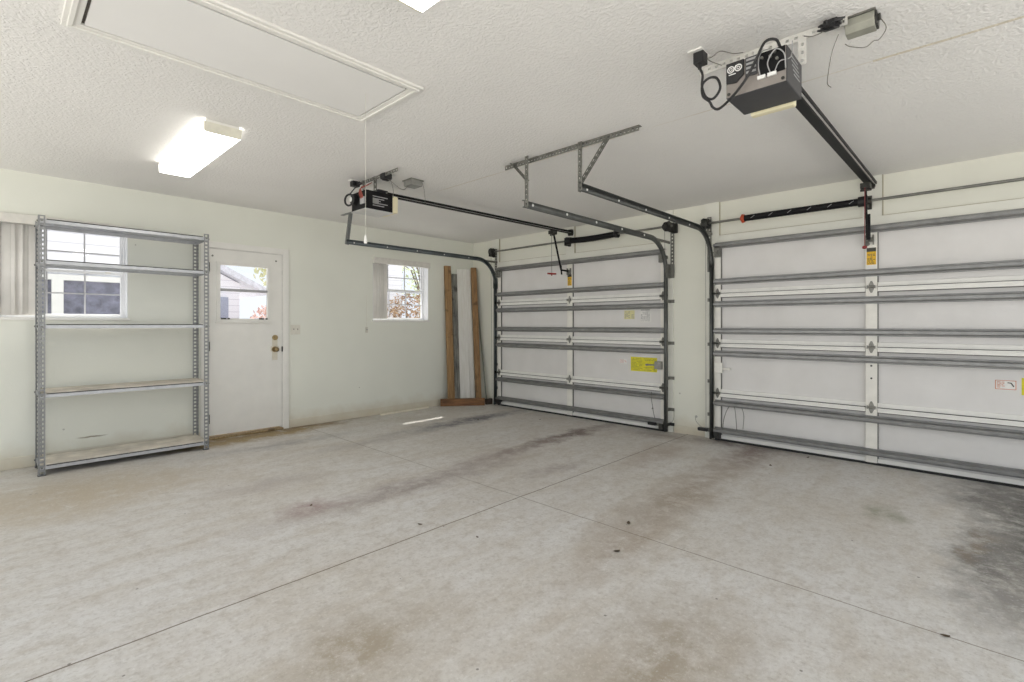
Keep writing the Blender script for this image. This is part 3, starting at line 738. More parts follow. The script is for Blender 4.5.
# ------------------------------------------------------------------ torsion shafts
def torsion(ya, yb, z, label, springs):
    t = thing('torsion_shaft', label, 'torsion shaft', (-.12, (ya+yb)/2, z))
    MB().cyl((-.12, ya, z), (-.12, yb, z), .0125, 12).build('shaft', simple('shaft_steel%d' % int(-ya*100), (.22, .22, .20), .4, .7, .3, 6), t, True)
    for (y, s) in ((ya-.065, 1), (yb+.065, -1)):
        mb = MB().cyl((-.12, y+s*.022, z), (-.12, y+s*.030, z), .060, 24).cyl((-.12, y-s*.028, z), (-.12, y+s*.022, z), .047, 24, .054).cyl((-.12, y-s*.045, z), (-.12, y-s*.028, z), .03, 16)
        for k in range(6): mb.torus((-.12, y-s*(.022-.008*k), z), .049+.001*k, .0035, (0, 1, 0), 20, 5)
        mb.build('cable_drum', DARKM, t, True)
        mb = MB().box((-.155, y+s*.040, z-.07), (-.022, y+s*.044, z+.045)); mb.box((-.030, y+s*.044, z-.07), (-.022, y+s*.085, z+.045)); mb.cyl((-.12, y+s*.036, z), (-.12, y+s*.050, z), .022, 14)
        mb.build('bearing_plate', DARKM, t)
        MB().rings([(-.158, y-s*.01, z), (-.150, y-s*.005, 1.9), (-.118, y+s*.004, .12)], .0022, 6).build('lift_cable', BRKT, t)
    springs(t, z)
    return t
def spr1(t, z):
    y0, y1 = -2.03, -2.745
    n = 40; pts = []; rad = []
    for k in range(n+1):
        y = y0 + (y1-y0)*k/n; pts.append((-.12, y, z - .012*math.sin(PI*k/n))); rad.append(.037 + .0012*(k % 2))
    MB().rings(pts, rad, 16).build('spring', BLACKM, t, True)
    MB().cyl((-.12, y0+.045, z), (-.12, y0-.03, z), .052, 20, .042).cyl((-.12, y0+.06, z), (-.12, y0+.045, z), .03, 14).build('winding_cone', BLACK, t, True)
    MB().cyl((-.12, y1+.02, z), (-.12, y1-.025, z), .044, 20, .05).build('winding_cone', BLACK, t, True)
    MB().box((-.14, -1.962, z-.06), (-.02, -1.968, z+.04)).box((-.03, -1.945, z-.06), (-.02, -1.985, z+.06)).build('centre_bracket', DARKM, t)
def spr2(t, z):
    y0, y1 = -4.235, -5.235
    n = 60; pts = []; rad = []
    for k in range(n+1):
        y = y0 + (y1-y0)*k/n; pts.append((-.12, y, z)); rad.append(.031 + .0012*(k % 2))
    sp = MB().rings(pts, rad, 16).build('spring', BLACKM, t, True)
    for k in range(6):
        y = y0 - .08 - k*.165
        MB().bar((-.152, y, z-.012), (-.152, y-.035, z+.012), .004, (0, 0, 1), .002).build('paint_fleck', MARKG, sp)
    MB().cyl((-.12, y0+.012, z), (-.12, y0-.012, z), .045, 20, .040).cyl((-.12, y0+.025, z), (-.12, y0+.012, z), .026, 14).build('winding_cone', REDCONE, t, True)
    MB().cyl((-.12, y1+.03, z), (-.12, y1-.03, z), .045, 18).build('winding_cone', BLACK, t, True)
    mb = MB().box((-.16, -5.268, z-.05), (-.02, -5.274, z+.04)).box((-.03, -5.25, z-.06), (-.02, -5.29, z+.06)).cyl((-.12, -5.25, z), (-.12, -5.30, z), .03, 14)
    mb.build('centre_bracket', DARKM, t)
torsion(-.50, -3.47, 2.345, 'black sheathed torsion spring on its shaft above the far garage door', spr1)
torsion(-3.79, -6.80, 2.315, 'torsion spring shaft with a red cone above the near garage door', spr2)

# ------------------------------------------------------------------ openers
GAPLIGHT = simple('gap_highlight_pale', (.62, .61, .58), .5, .2)
def opener_rail(t, y, x0, x1, z0, z1, w):
    rl = MB().bar((x0, y, z0), (x1, y, z1), w, (0, 1, 0), .030).build('rail', BLACKM, t, bevel=.003)
    MB().bar((x0, y-w/2-.016, z0+.006), (x1, y-w/2-.016, z1+.006), .006, (0, 1, 0), .022).bar((x0, y, z0+.022), (x1, y, z1+.022), .012, (0, 1, 0), .010).build('drive_chain', BLACKM, rl)
    MB().bar((x0, y-w/2-.006, z0-.004), (x1, y-w/2-.006, z1-.004), .007, (0, 1, 0), .004).build('gap_highlight', GAPLIGHT, rl)  # pale bar painting the bright gap beside the rail
    mb = MB().box((x1-.03, y+.03, z1-.04), (x1+.01, y-.03, z1+.04)).cyl((x1-.005, y+.035, z1), (x1-.005, y-.035, z1), .028, 14)
    mb.build('header_bracket', DARKM, rl)
    return rl
def opener_arm(t, y, xt, zt, xe, ze, bent):
    tr = MB().box((xt-.05, y+.035, zt-.035), (xt+.05, y-.035, zt+.012)).cyl((xt, y+.04, zt-.04), (xt, y-.04, zt-.04), .012, 10).build('trolley', DARKM, t, bevel=.004)
    am = MB()
    if bent:
        am.bar((xt+.02, y, zt-.03), (xe, y, ze), .022, (0, 1, 0), .012)
        am.bar((xe-.004, y, ze+.06), (xe+.012, y, ze-.06), .020, (0, 1, 0), .010)
    else:
        am.bar((xt+.02, y+.004, zt-.03), (xe, y+.004, ze), .016, (0, 1, 0), .010)
        am.bar((xe-.010, y-.006, ze+.20), (xe, y-.006, ze-.02), .030, (0, 1, 0), .012)
    am.bar((xe, y, ze), (-.085, y, ze-.005), .022, (0, 0, 1), .010)
    a = am.build('arm', BLACKM, t)
    MB().cyl((-.075, y+.028, ze-.005), (-.075, y-.028, ze-.005), .02, 12).box((-.09, y+.03, ze-.05), (-.062, y+.022, ze+.035)).box((-.09, y-.022, ze-.05), (-.062, y-.03, ze+.035)).cyl((-.062, y+.02, ze-.04), (-.07, y+.02, ze-.04), .02, 10).build('door_bracket', BRKT, a)
    return tr

# far opener
yo = -1.99
t = thing('door_opener', 'small black opener on the ceiling above the far garage door', 'garage door opener', (-3.02, yo, 2.25))
bd = MB().box((-3.155, -1.865, 2.25), (-2.885, -2.115, 2.412)).build('motor_housing', BLACKM, t, bevel=.006)
MB().box((-3.16, -1.87, 2.243), (-2.88, -2.11, 2.25)).build('bottom_pan', simple('bottom_pan_steel', (.62, .62, .62), .3, .5), bd)
MB().box((-2.885, -1.872, 2.252), (-2.822, -2.108, 2.405)).build('light_lens', CREAM, bd, bevel=.012)
mb = MB()
for k in range(5): mb.box((-3.09+.0, -2.1155, 2.362-k*.020), (-2.94-(.035*(k % 3)), -2.1168, 2.370-k*.020))
mb.box((-3.09, -2.1155, 2.30), (-3.03, -2.1168, 2.345)); mb.build('label_lettering', MARKG, bd)
MB().box((-3.05, -1.95, 2.412), (-2.90, -2.06, 2.432)).box((-3.02, -2.0, 2.432), (-2.92, -2.09, 2.445)).build('top_cover', OPGREY, bd, bevel=.004)
MB().cyl((-3.156, -1.93, 2.345), (-3.185, -1.93, 2.345), .042, 20).torus((-3.19, -1.885, 2.35), .05, .009, (1, .3, 0)).build('cord_coil', BLACK, bd, True)
MB().cyl((-3.160, -1.905, 2.352), (-3.186, -1.905, 2.352), .022, 14).build('round_tag', MARK, bd, True)
MB().box((-3.156, -2.035, 2.29), (-3.170, -2.105, 2.35)).build('terminal_strip', MARKG, bd, bevel=.004)
mb = MB()
for k in range(5): mb.tube([(-3.165, -2.05-.01*k, 2.33), (-3.19, -2.06-.008*k, 2.38+.01*k), (-3.15, -2.02-.02*k, 2.44), (-3.06, -2.05, 2.50)], .003)
mb.build('terminal_wire', REDWIRE, bd)
MB().tube([(-3.19, -1.90, 2.40), (-3.17, -1.96, 2.45), (-3.13, -2.0, 2.49), (-3.10, -1.90, 2.515)], .005).build('power_cable', BLACK, bd)
opener_rail(t, yo, -2.86, -.03, 2.435, 2.468, .035)
tr = opener_arm(t, yo, -.42, 2.43, -.245, 1.95, True)
pc = MB().rings([(-.445, yo, 2.40), (-.44, yo, 1.89)], .003, 6).build('release_cord', BRKT, t)
MB().cyl((-.44, yo+.0, 1.885), (-.44, yo-.0, 1.86), .007, 8).cyl((-.50, yo+.02, 1.887), (-.38, yo-.02, 1.887), .011, 10).build('release_handle', RED, pc, True)
MB().perf((-3.06, -1.80, H-.02), (-3.06, -2.46, H-.02), (0, 0, 1), .03, .003).perf((-3.05, -1.90, 2.41), (-3.05, -1.90, H), (1, 0, 0), .03, .003).perf((-3.05, -2.09, 2.41), (-3.05, -2.09, H), (1, 0, 0), .03, .003).build('mounting_strap', BRKT, t)
def outlet(loc, label, wires):
    t = thing('ceiling_outlet', label, 'power outlet', loc)
    x, y, z = loc
    MB().box((x-.055, y+.035, z-.008), (x+.055, y-.035, z)).build('cover_plate', WHITEP, t, bevel=.003)
    return t
outlet((-3.10, -1.83, H), 'small ceiling outlet behind the far opener, holding a black plug', 0)
o = MB().box((-3.14, -1.805, H-.055), (-3.07, -1.865, H-.008)).cyl((-3.10, -1.865, H-.03), (-3.10, -1.91, H-.03), .012, 10).build('power_plug', BLACK, bevel=.006); tag(o, 'black power plug in the ceiling outlet behind the far opener', 'plug')
o = MB().box((-3.07, -2.20, H-.052), (-2.99, -2.27, H-.004)).box((-3.06, -2.21, H-.062), (-3.0, -2.25, H-.05)).build('cable_clip', BLACK, bevel=.006); tag(o, 'black cable bundle at the strap end above the far opener', 'cable bundle')
o = MB().tube([(-3.03, -2.255, H-.05), (-3.0, -2.30, H-.09), (-2.93, -2.29, H-.12), (-2.86, -2.26, H-.11), (-2.80, -2.23, H-.06)], .003).tube([(-3.0, -2.26, H-.05), (-2.95, -2.22, H-.12), (-2.90, -2.14, H-.17)], .0025).build('loose_wire', WIREM); tag(o, 'thin grey wires between the far opener and the small grey ceiling box', 'wire')
def case(lo, hi, nm, m, label, cat):
    t = thing(nm, label, cat, ((lo[0]+hi[0])/2, (lo[1]+hi[1])/2, H))
    return t
t = case((-2.80, -2.16, 0), (-2.68, -2.30, 0), 'receiver_box', BALLAST2, 'small pale grey box on the ceiling right of the far opener', 'receiver box')
MB().box((-2.80, -2.16, H-.055), (-2.68, -2.285, H-.004)).build('case', BALLAST2, t, bevel=.005)
MB().box((-2.81, -2.15, H-.008), (-2.67, -2.295, H)).build('base_plate', BRKT, t)
MB().rings([(-2.68, -2.285, H-.02), (-2.665, -2.292, H-.09), (-2.65, -2.285, H-.17), (-2.655, -2.285, H-.20)], .0018, 6).build('antenna_wire', WIREM, t)

# near opener
yo = -5.28
t = thing('door_opener', 'dark grey opener with cable loops on the ceiling above the near garage door', 'garage door opener', (-2.99, yo, 2.25))
bd = MB().box((-3.11, -5.157, 2.25), (-2.875, -5.406, 2.405)).build('motor_housing', OPGREY, t, bevel=.005)
xf = -3.111
rp = MB().box((xf-.004, -5.160, 2.252), (xf, -5.403, 2.402)).build('rear_panel', OPLITE, bd, bevel=.003)
MB().prism([(xf-.004, -5.163, 2.400), (xf-.004, -5.163, 2.312), (xf-.004, -5.205, 2.306), (xf-.004, -5.238, 2.335), (xf-.004, -5.238, 2.400)], (-.010, 0, 0)).build('badge_plate', BLACK, rp, bevel=.002)
mb = MB()
for y in (-5.184, -5.216): mb.torus((xf-.0150, y, 2.368), .0135, .0026, (1, 0, 0), 20, 5); mb.torus((xf-.0150, y, 2.368), .006, .0018, (1, 0, 0), 14, 5)
mb.bar((xf-.0145, -5.194, 2.356), (xf-.0145, -5.206, 2.382), .004, (0, 1, 0), .002)
mb.box((xf-.0155, -5.175, 2.344), (xf-.014, -5.205, 2.348)); mb.build('logo_print', MARK, rp)
mb = MB().box((xf-.010, -5.244, 2.318), (xf-.004, -5.292, 2.400)).build('grille_panel', OPGREY, rp)
mb = MB()
for k in range(4): mb.box((xf-.012, -5.248, 2.330+k*.018), (xf-.010, -5.288, 2.339+k*.018))
mb.build('grille_slot', MARKG, rp)
MB().box((xf-.006, -5.297, 2.298), (xf-.004, -5.401, 2.400)).build('terminal_recess', BLACKM, rp)
MB().box((xf-.014, -5.294, 2.288), (xf-.005, -5.325, 2.302)).box((xf-.014, -5.334, 2.288), (xf-.005, -5.368, 2.302)).build('terminal_strip', MARK, rp)
mb = MB()
for (y, z) in ((-5.312, 2.375), (-5.345, 2.370), (-5.362, 2.385), (-5.372, 2.352)): mb.cyl((xf-.005, y, z), (xf-.018, y, z), .006, 10)
mb.build('terminal_screw', BRKT, rp, True)
MB().tube([(xf-.01, -5.345, 2.30), (xf-.03, -5.34, 2.34), (xf-.028, -5.37, 2.385), (xf-.02, -5.40, 2.36), (xf-.015, -5.405, 2.30)], .0025).tube([(xf-.01, -5.305, 2.30), (xf-.02, -5.30, 2.35), (xf-.012, -5.31, 2.40), (-3.05, -5.33, 2.44)], .0022).tube([(xf-.01, -5.36, 2.298), (xf-.025, -5.385, 2.33), (-3.08, -5.412, 2.36), (-3.05, -5.411, 2.44)], .0022).build('terminal_wire', MARKG, rp)
for (y, z) in ((-5.172, 2.265), (-5.392, 2.265)): MB().cyl((xf-.004, y, z), (xf-.008, y, z), .007, 10).build('screw', DARKM, rp)
mb = MB()
for k in range(5): mb.box((-3.06+.012*k, -5.4065, 2.375-k*.016), (-2.95+.008*k, -5.4075, 2.381-k*.016))
mb.build('label_lettering', MARKG, bd)
MB().box((-2.874, -5.185, 2.238), (-2.835, -5.375, 2.38)).build('light_lens', CREAM, bd, bevel=.006)
opener_rail(t, yo, -2.86, -.03, 2.432, 2.475, .055)
tr = opener_arm(t, yo, -.27, 2.42, -.185, 1.985, False)
pc = MB().rings([(-.325, yo, 2.39), (-.33, yo, 1.90)], .0032, 6).build('release_cord', CORDM, t)
MB().ball((-.332, yo, 1.885), .017, (1.1, 1.1, .85)).cyl((-.362, yo, 1.885), (-.30, yo, 1.885), .009, 8).build('release_handle', RED, pc, True)
WST = simple('white_zinc_strap', (.70, .69, .65), .5, .3)
mb = MB().perf((-2.885, -4.94, H-.020), (-2.885, -5.58, H-.020), (0, 0, 1), .036, .003, pitch=.034, edge=.33, hole=.4)
mb.perf((-2.888, -5.41, 2.40), (-2.888, -5.41, H-.004), (0, 1, 0), .034, .003, pitch=.034, edge=.33, hole=.4)
mb.perf((-2.888, -5.20, 2.40), (-2.888, -5.20, H-.004), (0, 1, 0), .034, .003, pitch=.034, edge=.33, hole=.4)
mb.build('mounting_strap', WST, t)
pc = MB().tube([(-3.05, -5.012, H-.085), (-3.085, -5.040, 2.41), (-3.12, -5.052, 2.34), (-3.12, -5.070, 2.285), (-3.12, -5.105, 2.268), (-3.12, -5.135, 2.305), (-3.12, -5.120, 2.355), (-3.12, -5.085, 2.368), (-3.125, -5.056, 2.345), (-3.13, -5.060, 2.29), (-3.13, -5.090, 2.255), (-3.125, -5.105, 2.225), (-3.125, -5.135, 2.212), (-3.14, -5.20, 2.245), (-3.15, -5.26, 2.30), (-3.15, -5.30, 2.37), (-3.14, -5.33, 2.43), (-3.10, -5.36, 2.445), (-3.07, -5.37, 2.42)], .0058).build('power_cable', BLACK, t, True)
outlet((-3.03, -5.0, H), 'ceiling outlet holding a black plug left of the near opener', 0)
o = MB().box((-3.065, -4.985, H-.062), (-3.012, -5.035, H-.008)).cyl((-3.05, -5.012, H-.09), (-3.05, -5.012, H-.055), .009, 10).build('power_plug', BLACK, bevel=.006); tag(o, 'black power plug in the ceiling outlet left of the near opener', 'plug')
o = MB().tube([(-3.0, -4.985, H-.008), (-2.99, -5.04, H-.02), (-3.0, -5.09, H-.012), (-2.97, -5.14, H-.03), (-2.93, -5.17, H-.02)], .0022).tube([(-3.03, -5.01, H-.01), (-3.01, -5.05, H-.05), (-2.95, -5.07, H-.05), (-2.90, -5.06, H-.03)], .0022).tube([(-2.90, -5.42, H-.03), (-2.93, -5.46, H-.06), (-2.92, -5.50, H-.05), (-2.90, -5.50, H-.03)], .0022).build('loose_wire', WIREM); tag(o, 'thin loose wires along the white strap behind the near opener', 'wire')
mb = MB()
rr = random.Random(5)
for k in range(7):
    pts = []
    for q in range(7):
        pts.append((-2.915+rr.uniform(-.022, .012), -5.485-.013*q+rr.uniform(-.012, .012), H-.032+rr.uniform(-.018, .018)))
    mb.tube(pts, .0042, 6, 4)
mb.box((-2.93, -5.50, H-.045), (-2.895, -5.55, H-.012))
o = mb.build('cable_bundle', BLACK, None, True); tag(o, 'tangled black cable bundle tied to the strap beside the near opener', 'cable bundle')
t = thing('receiver_box', 'grey green oblong box on the ceiling at the right of the near opener', 'receiver box', (-2.81, -5.63, H))
MB().prism([(-2.862, -5.565, H-.004), (-2.862, -5.565, H-.038), (-2.845, -5.565, H-.062), (-2.79, -5.565, H-.062), (-2.775, -5.565, H-.038), (-2.775, -5.565, H-.004)], (0, -.105, 0)).build('case', BALLAST, t, bevel=.003)
MB().prism([(-2.858, -5.67, H-.006), (-2.858, -5.67, H-.034), (-2.845, -5.67, H-.056), (-2.79, -5.67, H-.056), (-2.78, -5.67, H-.034), (-2.78, -5.67, H-.006)], (0, -.008, 0)).cyl((-2.83, -5.676, H-.025), (-2.83, -5.688, H-.025), .014, 12).build('end_plug', DARKM, t)
MB().box((-2.875, -5.56, H-.006), (-2.765, -5.675, H)).build('base_plate', BRKT, t)
MB().tube([(-2.83, -5.686, H-.03), (-2.82, -5.705, H-.075), (-2.80, -5.68, H-.105), (-2.80, -5.66, H-.105), (-2.81, -5.63, H-.125), (-2.83, -5.58, H-.11), (-2.845, -5.565, H-.10)], .002).build('antenna_wire', WIREM, t)
o = MB().tube([(-2.87, -5.545, H-.06), (-2.86, -5.52, H-.12), (-2.85, -5.505, H-.19), (-2.85, -5.50, H-.25), (-2.855, -5.515, H-.275)], .0018).build('antenna_wire', WIREM); tag(o, 'single thin wire dangling below the black cable bundle', 'wire')

# ------------------------------------------------------------------ safety sensors at the foot of the tracks
def sensor(y, s, z, label, wire):
    t = thing('safety_sensor', label, 'sensor', (-.11, y, z))
    MB().box((-.13, y, z-.018), (-.085, y+s*.10, z+.018)).cyl((-.108, y+s*.10, z), (-.108, y+s*.108, z), .013, 12).build('sensor_case', BLACK, t, bevel=.004)
    MB().box((-.10, y-s*.035, z-.02), (-.095, y+s*.02, z+.02)).box((-.10, y-s*.035, z-.04), (-.06, y-s*.030, z+.02)).build('sensor_bracket', BRKT, t)
    MB().tube(wire, .002).build('sensor_wire', WIREM, t)
sensor(-3.27, 1, .085, 'black door sensor at the pillar side foot of the far door', [(-.09, -3.30, .10), (-.05, -3.41, .11), (-.026, -3.442, .16), (-.026, -3.445, .26)])
sensor(-3.865, 1, .105, 'black door sensor on the pillar beside the near door track', [(-.10, -3.80, .12), (-.05, -3.72, .16), (-.015, -3.69, .20), (-.006, -3.695, .21)])
o = MB().cyl((-.001, -3.695, .212), (-.010, -3.695, .212), .013, 12).build('wire_clip', simple('grey_clip', (.45, .45, .42), .6)); tag(o, 'small grey wire clip low on the pillar between the garage doors', 'wire clip')
sensor(-.645, -1, .085, 'black door sensor at the corner side foot of the far door', [(-.10, -.61, .10), (-.06, -.58, .13), (-.03, -.57, .20)])

# ------------------------------------------------------------------ steel shelving unit
sx0, sx1, sy0, sy1, sh = -5.137, -3.918, -.455, -.06, 2.125
t = thing('shelving_unit', 'tall grey steel five shelf unit with slotted posts against the back wall', 'shelving unit', ((sx0+sx1)/2, (sy0+sy1)/2, 0))
for (x, dx) in ((sx0, 1), (sx1, -1)):
    for (y, dy) in ((sy0, 1), (sy1, -1)):
        mb = MB(); w = .042
        mb.perf((x+dx*w/2, y, 0.004), (x+dx*w/2, y, sh), (1, 0, 0), w, .003, pitch=.036, hole=.52, edge=.25)
        mb.perf((x, y+dy*w/2, 0.004), (x, y+dy*w/2, sh), (0, 1, 0), w, .003, pitch=.036, hole=.52, edge=.25)
        p = mb.build('post', SHELFM, t)
        MB().box((x-dx*.004, y-dy*.004, 0), (x+dx*.046, y+dy*.046, .006)).build('foot', BLACK, p)
for z in (2.098, 1.765, 1.235, .668, .082):
    mb = MB(); h = .034; x0, x1, y0, y1 = sx0+.004, sx1-.004, sy0+.006, sy1-.006
    mb.box((x0, y0, z-.003), (x1, y1, z))                                       # pan
    for (a, b_) in ((y0, y0+.0025), (y1-.0025, y1)): mb.box((x0, a, z-h), (x1, b_, z-.003))
    for (a, b_) in ((x0, x0+.0025), (x1-.0025, x1)): mb.box((a, y0+.0025, z-h), (b_, y1-.0025, z-.003))
    mb.box((x0+.003, y0+.003, z-h), (x1-.003, y0+.016, z-h+.0025)); mb.box((x0+.003, y1-.016, z-h), (x1-.003, y1-.003, z-h+.0025))
    mb.box((x0+.10, (y0+y1)/2-.03, z-.020), (x1-.10, (y0+y1)/2+.03, z-.003))
    s_ = mb.build('shelf', SHELFP, t, bevel=.001)
    if z < 1.0:
        MB().box((x0+.01, y0+.006, z), (x1-.01, y1-.004, z+.011)).build('deck', DECKM, s_, bevel=.002)
    MB().box((x0+.045, y0-.002, z-.006), (x1-.045, y0, z+.002)).build('front_lip', DARKM, s_)
    mb = MB()
    for (x, dx) in ((sx0, 1), (sx1, -1)):
        for (y, dy) in ((sy0, 1), (sy1, -1)):
            mb.cyl((x+dx*.021, y-dy*.002, z-.017), (x+dx*.021, y-dy*.009, z-.017), .007, 8)
            mb.cyl((x-dx*.002, y+dy*.021, z-.017), (x-dx*.009, y+dy*.021, z-.017), .007, 8)
    mb.build('bolt', BRKT, s_)

# ------------------------------------------------------------------ planks in the corner
def plank(p0, p1, w, th, side, m, label, nm='lumber_plank', cat='plank'):
    o = MB().bar(p0, p1, w, side, th).build(nm, m, bevel=.003)
    me = o.data
    return tag(o, label, cat)
XA = (1, 0, 0)
plank((-.570, -.135, .0), (-.566, -.030, 2.135), .105, .038, (1, -.25, 0), WOODB, 'brown stained plank at the left of the corner bundle')
plank((-.470, -.165, .0), (-.432, -.035, 2.02), .085, .022, (1, -.3, 0), WOODBARK, 'narrow mildewed grey board behind the brown plank in the corner')
plank((-.385, -.175, .0), (-.333, -.030, 2.100), .085, .018, (1, -.35, 0), WOODW, 'white painted board left of the three in the corner')
plank((-.292, -.190, .0), (-.247, -.034, 2.108), .085, .018, (1, -.35, 0), WOODW, 'white painted board in the middle of the three in the corner')
plank((-.196, -.205, .0), (-.165, -.042, 2.112), .080, .018, (1, -.35, 0), WOODW, 'white painted board right of the three, beside the brown plank')
plank((-.185, -.330, .0), (-.088, -.100, 2.14), .090, .038, (1, -.55, 0), WOODB2, 'weathered brown plank leaning at the right of the white boards')
o = MB().cyl((-.075, -.40, 0), (-.018, -.07, 1.87), .011, 10).build('metal_rod', simple('dull_rod', (.20, .21, .17), .5, .4), None, True); tag(o, 'thin grey rod leaning in the corner behind the brown planks', 'rod')
o = MB().bar((-.735, -.075, .055), (-.205, -.485, .055), .11, (0, 0, 1), .045).build('timber_block', WOODR, bevel=.005); tag(o, 'short reddish brown timber on the floor in front of the planks', 'timber')
o = MB().bar((-.155, -.455, .045), (-.045, -.475, .045), .09, (0, 0, 1), .04).build('timber_offcut', simple('charred_wood', (.05, .035, .025), .8, 0, .3), bevel=.005); tag(o, 'small dark timber offcut beside the foot of the far door track', 'timber')
o = MB().bar((-1.77, -.092, .012), (-.96, -.070, .012), .036, (0, 1, 0), .022).build('wooden_strip', WOODP, bevel=.003); tag(o, 'long pale wooden strip on the floor along the back wall', 'wooden strip')

# ------------------------------------------------------------------ dry leaves and bits on the slab
def leaf(x, y, a, L, label, curl=.5):
    L *= .62
    n = 6; w = L*.22
    def prof(i):
        u = i/n; ww = w*math.sin(PI*min(1, max(.04, u)))**.8 + .001
        cx = (u-.5)*L; z = .004 + curl*L*(u-.5)**2
        return [(x + math.cos(a)*cx - math.sin(a)*v*ww, y + math.sin(a)*cx + math.cos(a)*v*ww, z + abs(v)*.25*ww) for v in (-1, -.5, 0, .5, 1)]
    o = MB().sheet(prof, n+1).build('dry_leaf', LEAFD, None, True, solid=.0015)
    tag(o, label, 'leaf', 'dry leaves on the slab')
for (x, y, a, L, lab) in (
    (-2.68, -4.41, .5, .075, 'curled dry leaf on the concrete just past the joint, right of centre'),
    (-1.07, -1.28, 1.1, .07, 'dry leaf on the dark tyre stain before the corner planks'),
    (-3.58, -3.49, 2.0, .05, 'dry leaf lying close to the long floor joint'),
    (-.52, -1.86, .2, .05, 'small dry leaf near the middle of the far garage door'),
    (-3.06, -4.56, 2.6, .06, 'dry leaf on the middle of the floor beside the short joint'),
    (-3.90, -2.69, .8, .05, 'small dry leaf on a purplish floor stain'),
    (-.72, -4.66, .4, .07, 'dry leaf on the floor before the left end of the near door'),
    (-.20, -4.83, 2.9, .06, 'dry leaf lying right at the foot of the near door'),
    (-3.46, -3.88, 1.4, .035, 'tiny dark leaf bit alone on the pale slab before the joint'),
    (-2.80, -5.89, 1.9, .05, 'dry leaf on the floor at the lower right')):
    leaf(x, y, a, L, lab)

# ------------------------------------------------------------------ outdoors, seen through the back windows
# unseen eaves trimming the sun, with a deeper slab added to shade the door
ev = MB().box((XW, .25, 2.43), (.25, .60, 2.50)).box((-4.15, .60, 2.43), (-2.4, 1.7, 2.50)).build('eave_sun_block', WHITEP); struct(ev)
m, nt, b = nmat('ground_cover'); GROUNDM = m
co = objco(nt); link(nt, ramp(nt, noise(nt, co, 2, 5), [(.3, (.56, .55, .53)), (.7, (.66, .65, .63))]), b.inputs['Base Color']); b.inputs['Roughness'].default_value = .9
struct(MB().box((-40, -40, -.5), (40, 40, -.12)).build('ground_outside', GROUNDM))
m, nt, b = nmat('lap_siding'); SIDING = m
co = objco(nt); sep = node(nt, 'ShaderNodeSeparateXYZ'); link(nt, co, sep.inputs[0])
fr_ = math_(nt, 'FRACT', math_(nt, 'MULTIPLY', sep.outputs['Z'], 6.5))
c = mixc(nt, math_(nt, 'LESS_THAN', fr_, .10), (.88, .87, .90), (.66, .65, .70)); link(nt, c, b.inputs['Base Color']); b.inputs['Roughness'].default_value = .6
bump(nt, b, fr_, .5, .03)
STUCCO = simple('dark_screen_stucco', (.17, .17, .22), .9, 0, .45, 9, .3, 30)
ROOFM = simple('pale_shingle', (.66, .66, .70), .9, 0, .15, 12)
t = thing('neighbour_house', 'pale sided neighbouring house with dark screened openings, seen through the window behind the shelving', 'house', (-5.2, 4.3, 0))
MB().box((-9.5, 4.0, 1.92), (-2.95, 6.4, 3.4)).build('siding_wall', SIDING, t)
MB().box((-9.5, 4.06, -.12), (-2.95, 6.4, 1.92)).build('screen_wall', STUCCO, t)
MB().box((-9.55, 3.96, 1.90), (-2.92, 4.06, 2.06)).build('fascia', WHITEP, t)
for x in (-4.725, -7.2, -3.05): MB().box((x-.065, 3.95, -.12), (x+.065, 4.08, 1.92)).build('post', WHITEP, t)
mb = MB().prism([(-9.9, 3.5, 3.30), (-9.9, 5.2, 4.3), (-9.9, 6.8, 3.30), (-9.9, 6.8, 3.40), (-9.9, 5.2, 4.42), (-9.9, 3.5, 3.40)], (7.4, 0, 0)); mb.build('roof', ROOFM, t)
t = thing('garden_shed', 'pale gabled house end with a sloping roof, seen through the door glass', 'house', (-2.0, 8.0, 0))
MB().prism([(-3.6, 7.4, -.12), (-3.6, 7.4, 3.5), (-2.6, 7.4, 3.0), (-1.15, 7.4, 2.25), (-1.15, 7.4, -.12)], (0, 3, 0)).build('wall', SIDING, t)
MB().prism([(-3.9, 7.1, 3.68), (-.55, 7.1, 1.98), (-.55, 7.1, 2.12), (-3.9, 7.1, 3.84)], (0, 3.6, 0)).build('roof', ROOFM, t)
MB().box((-1.62, 7.34, .2), (-1.42, 7.40, 1.9)).build('downspout', simple('blue_grey_metal', (.34, .36, .45), .5), t)
t = thing('tall_house', 'white sided house wall seen through the upper panes of the small window', 'house', (2.6, 7.0, 0))
MB().box((1.6, 7.4, -.12), (3.6, 9.5, 4.2)).build('wall', SIDING, t)
MB().prism([(1.4, 7.1, 4.2), (3.8, 7.1, 4.2), (2.6, 7.1, 5.0)], (0, 2.6, 0)).build('roof', ROOFM, t)
def foliage(c, r, n, cols, seed, size):
    rr = random.Random(seed); mb = MB()
    for k in range(n):
        while True:
            p = V((rr.uniform(-1, 1), rr.uniform(-1, 1), rr.uniform(-1, 1)))
            if .35 < p.length < 1: break
        q = V(c) + V((p.x*r[0], p.y*r[1], p.z*r[2])); s = size*rr.uniform(.6, 1.3)
        u = V((rr.uniform(-1, 1), rr.uniform(-1, 1), rr.uniform(-1, 1))).normalized(); w = u.orthogonal().normalized()
        v = [mb.bm.verts.new(q + a) for a in (u*s, w*s*.45, -u*s, -w*s*.45)]
        mb.bm.faces.new(v)
    return mb
def leafmat(name, a, b_):
    m, nt, bb = nmat(name); co = objco(nt)
    link(nt, ramp(nt, noise(nt, co, 3.2, 3), [(.38, a), (.62, b_)]), bb.inputs['Base Color']); bb.inputs['Roughness'].default_value = .7
    return m
BARK = mk_wood('bark', (.08, .06, .04), (.2, .15, .10), 8)
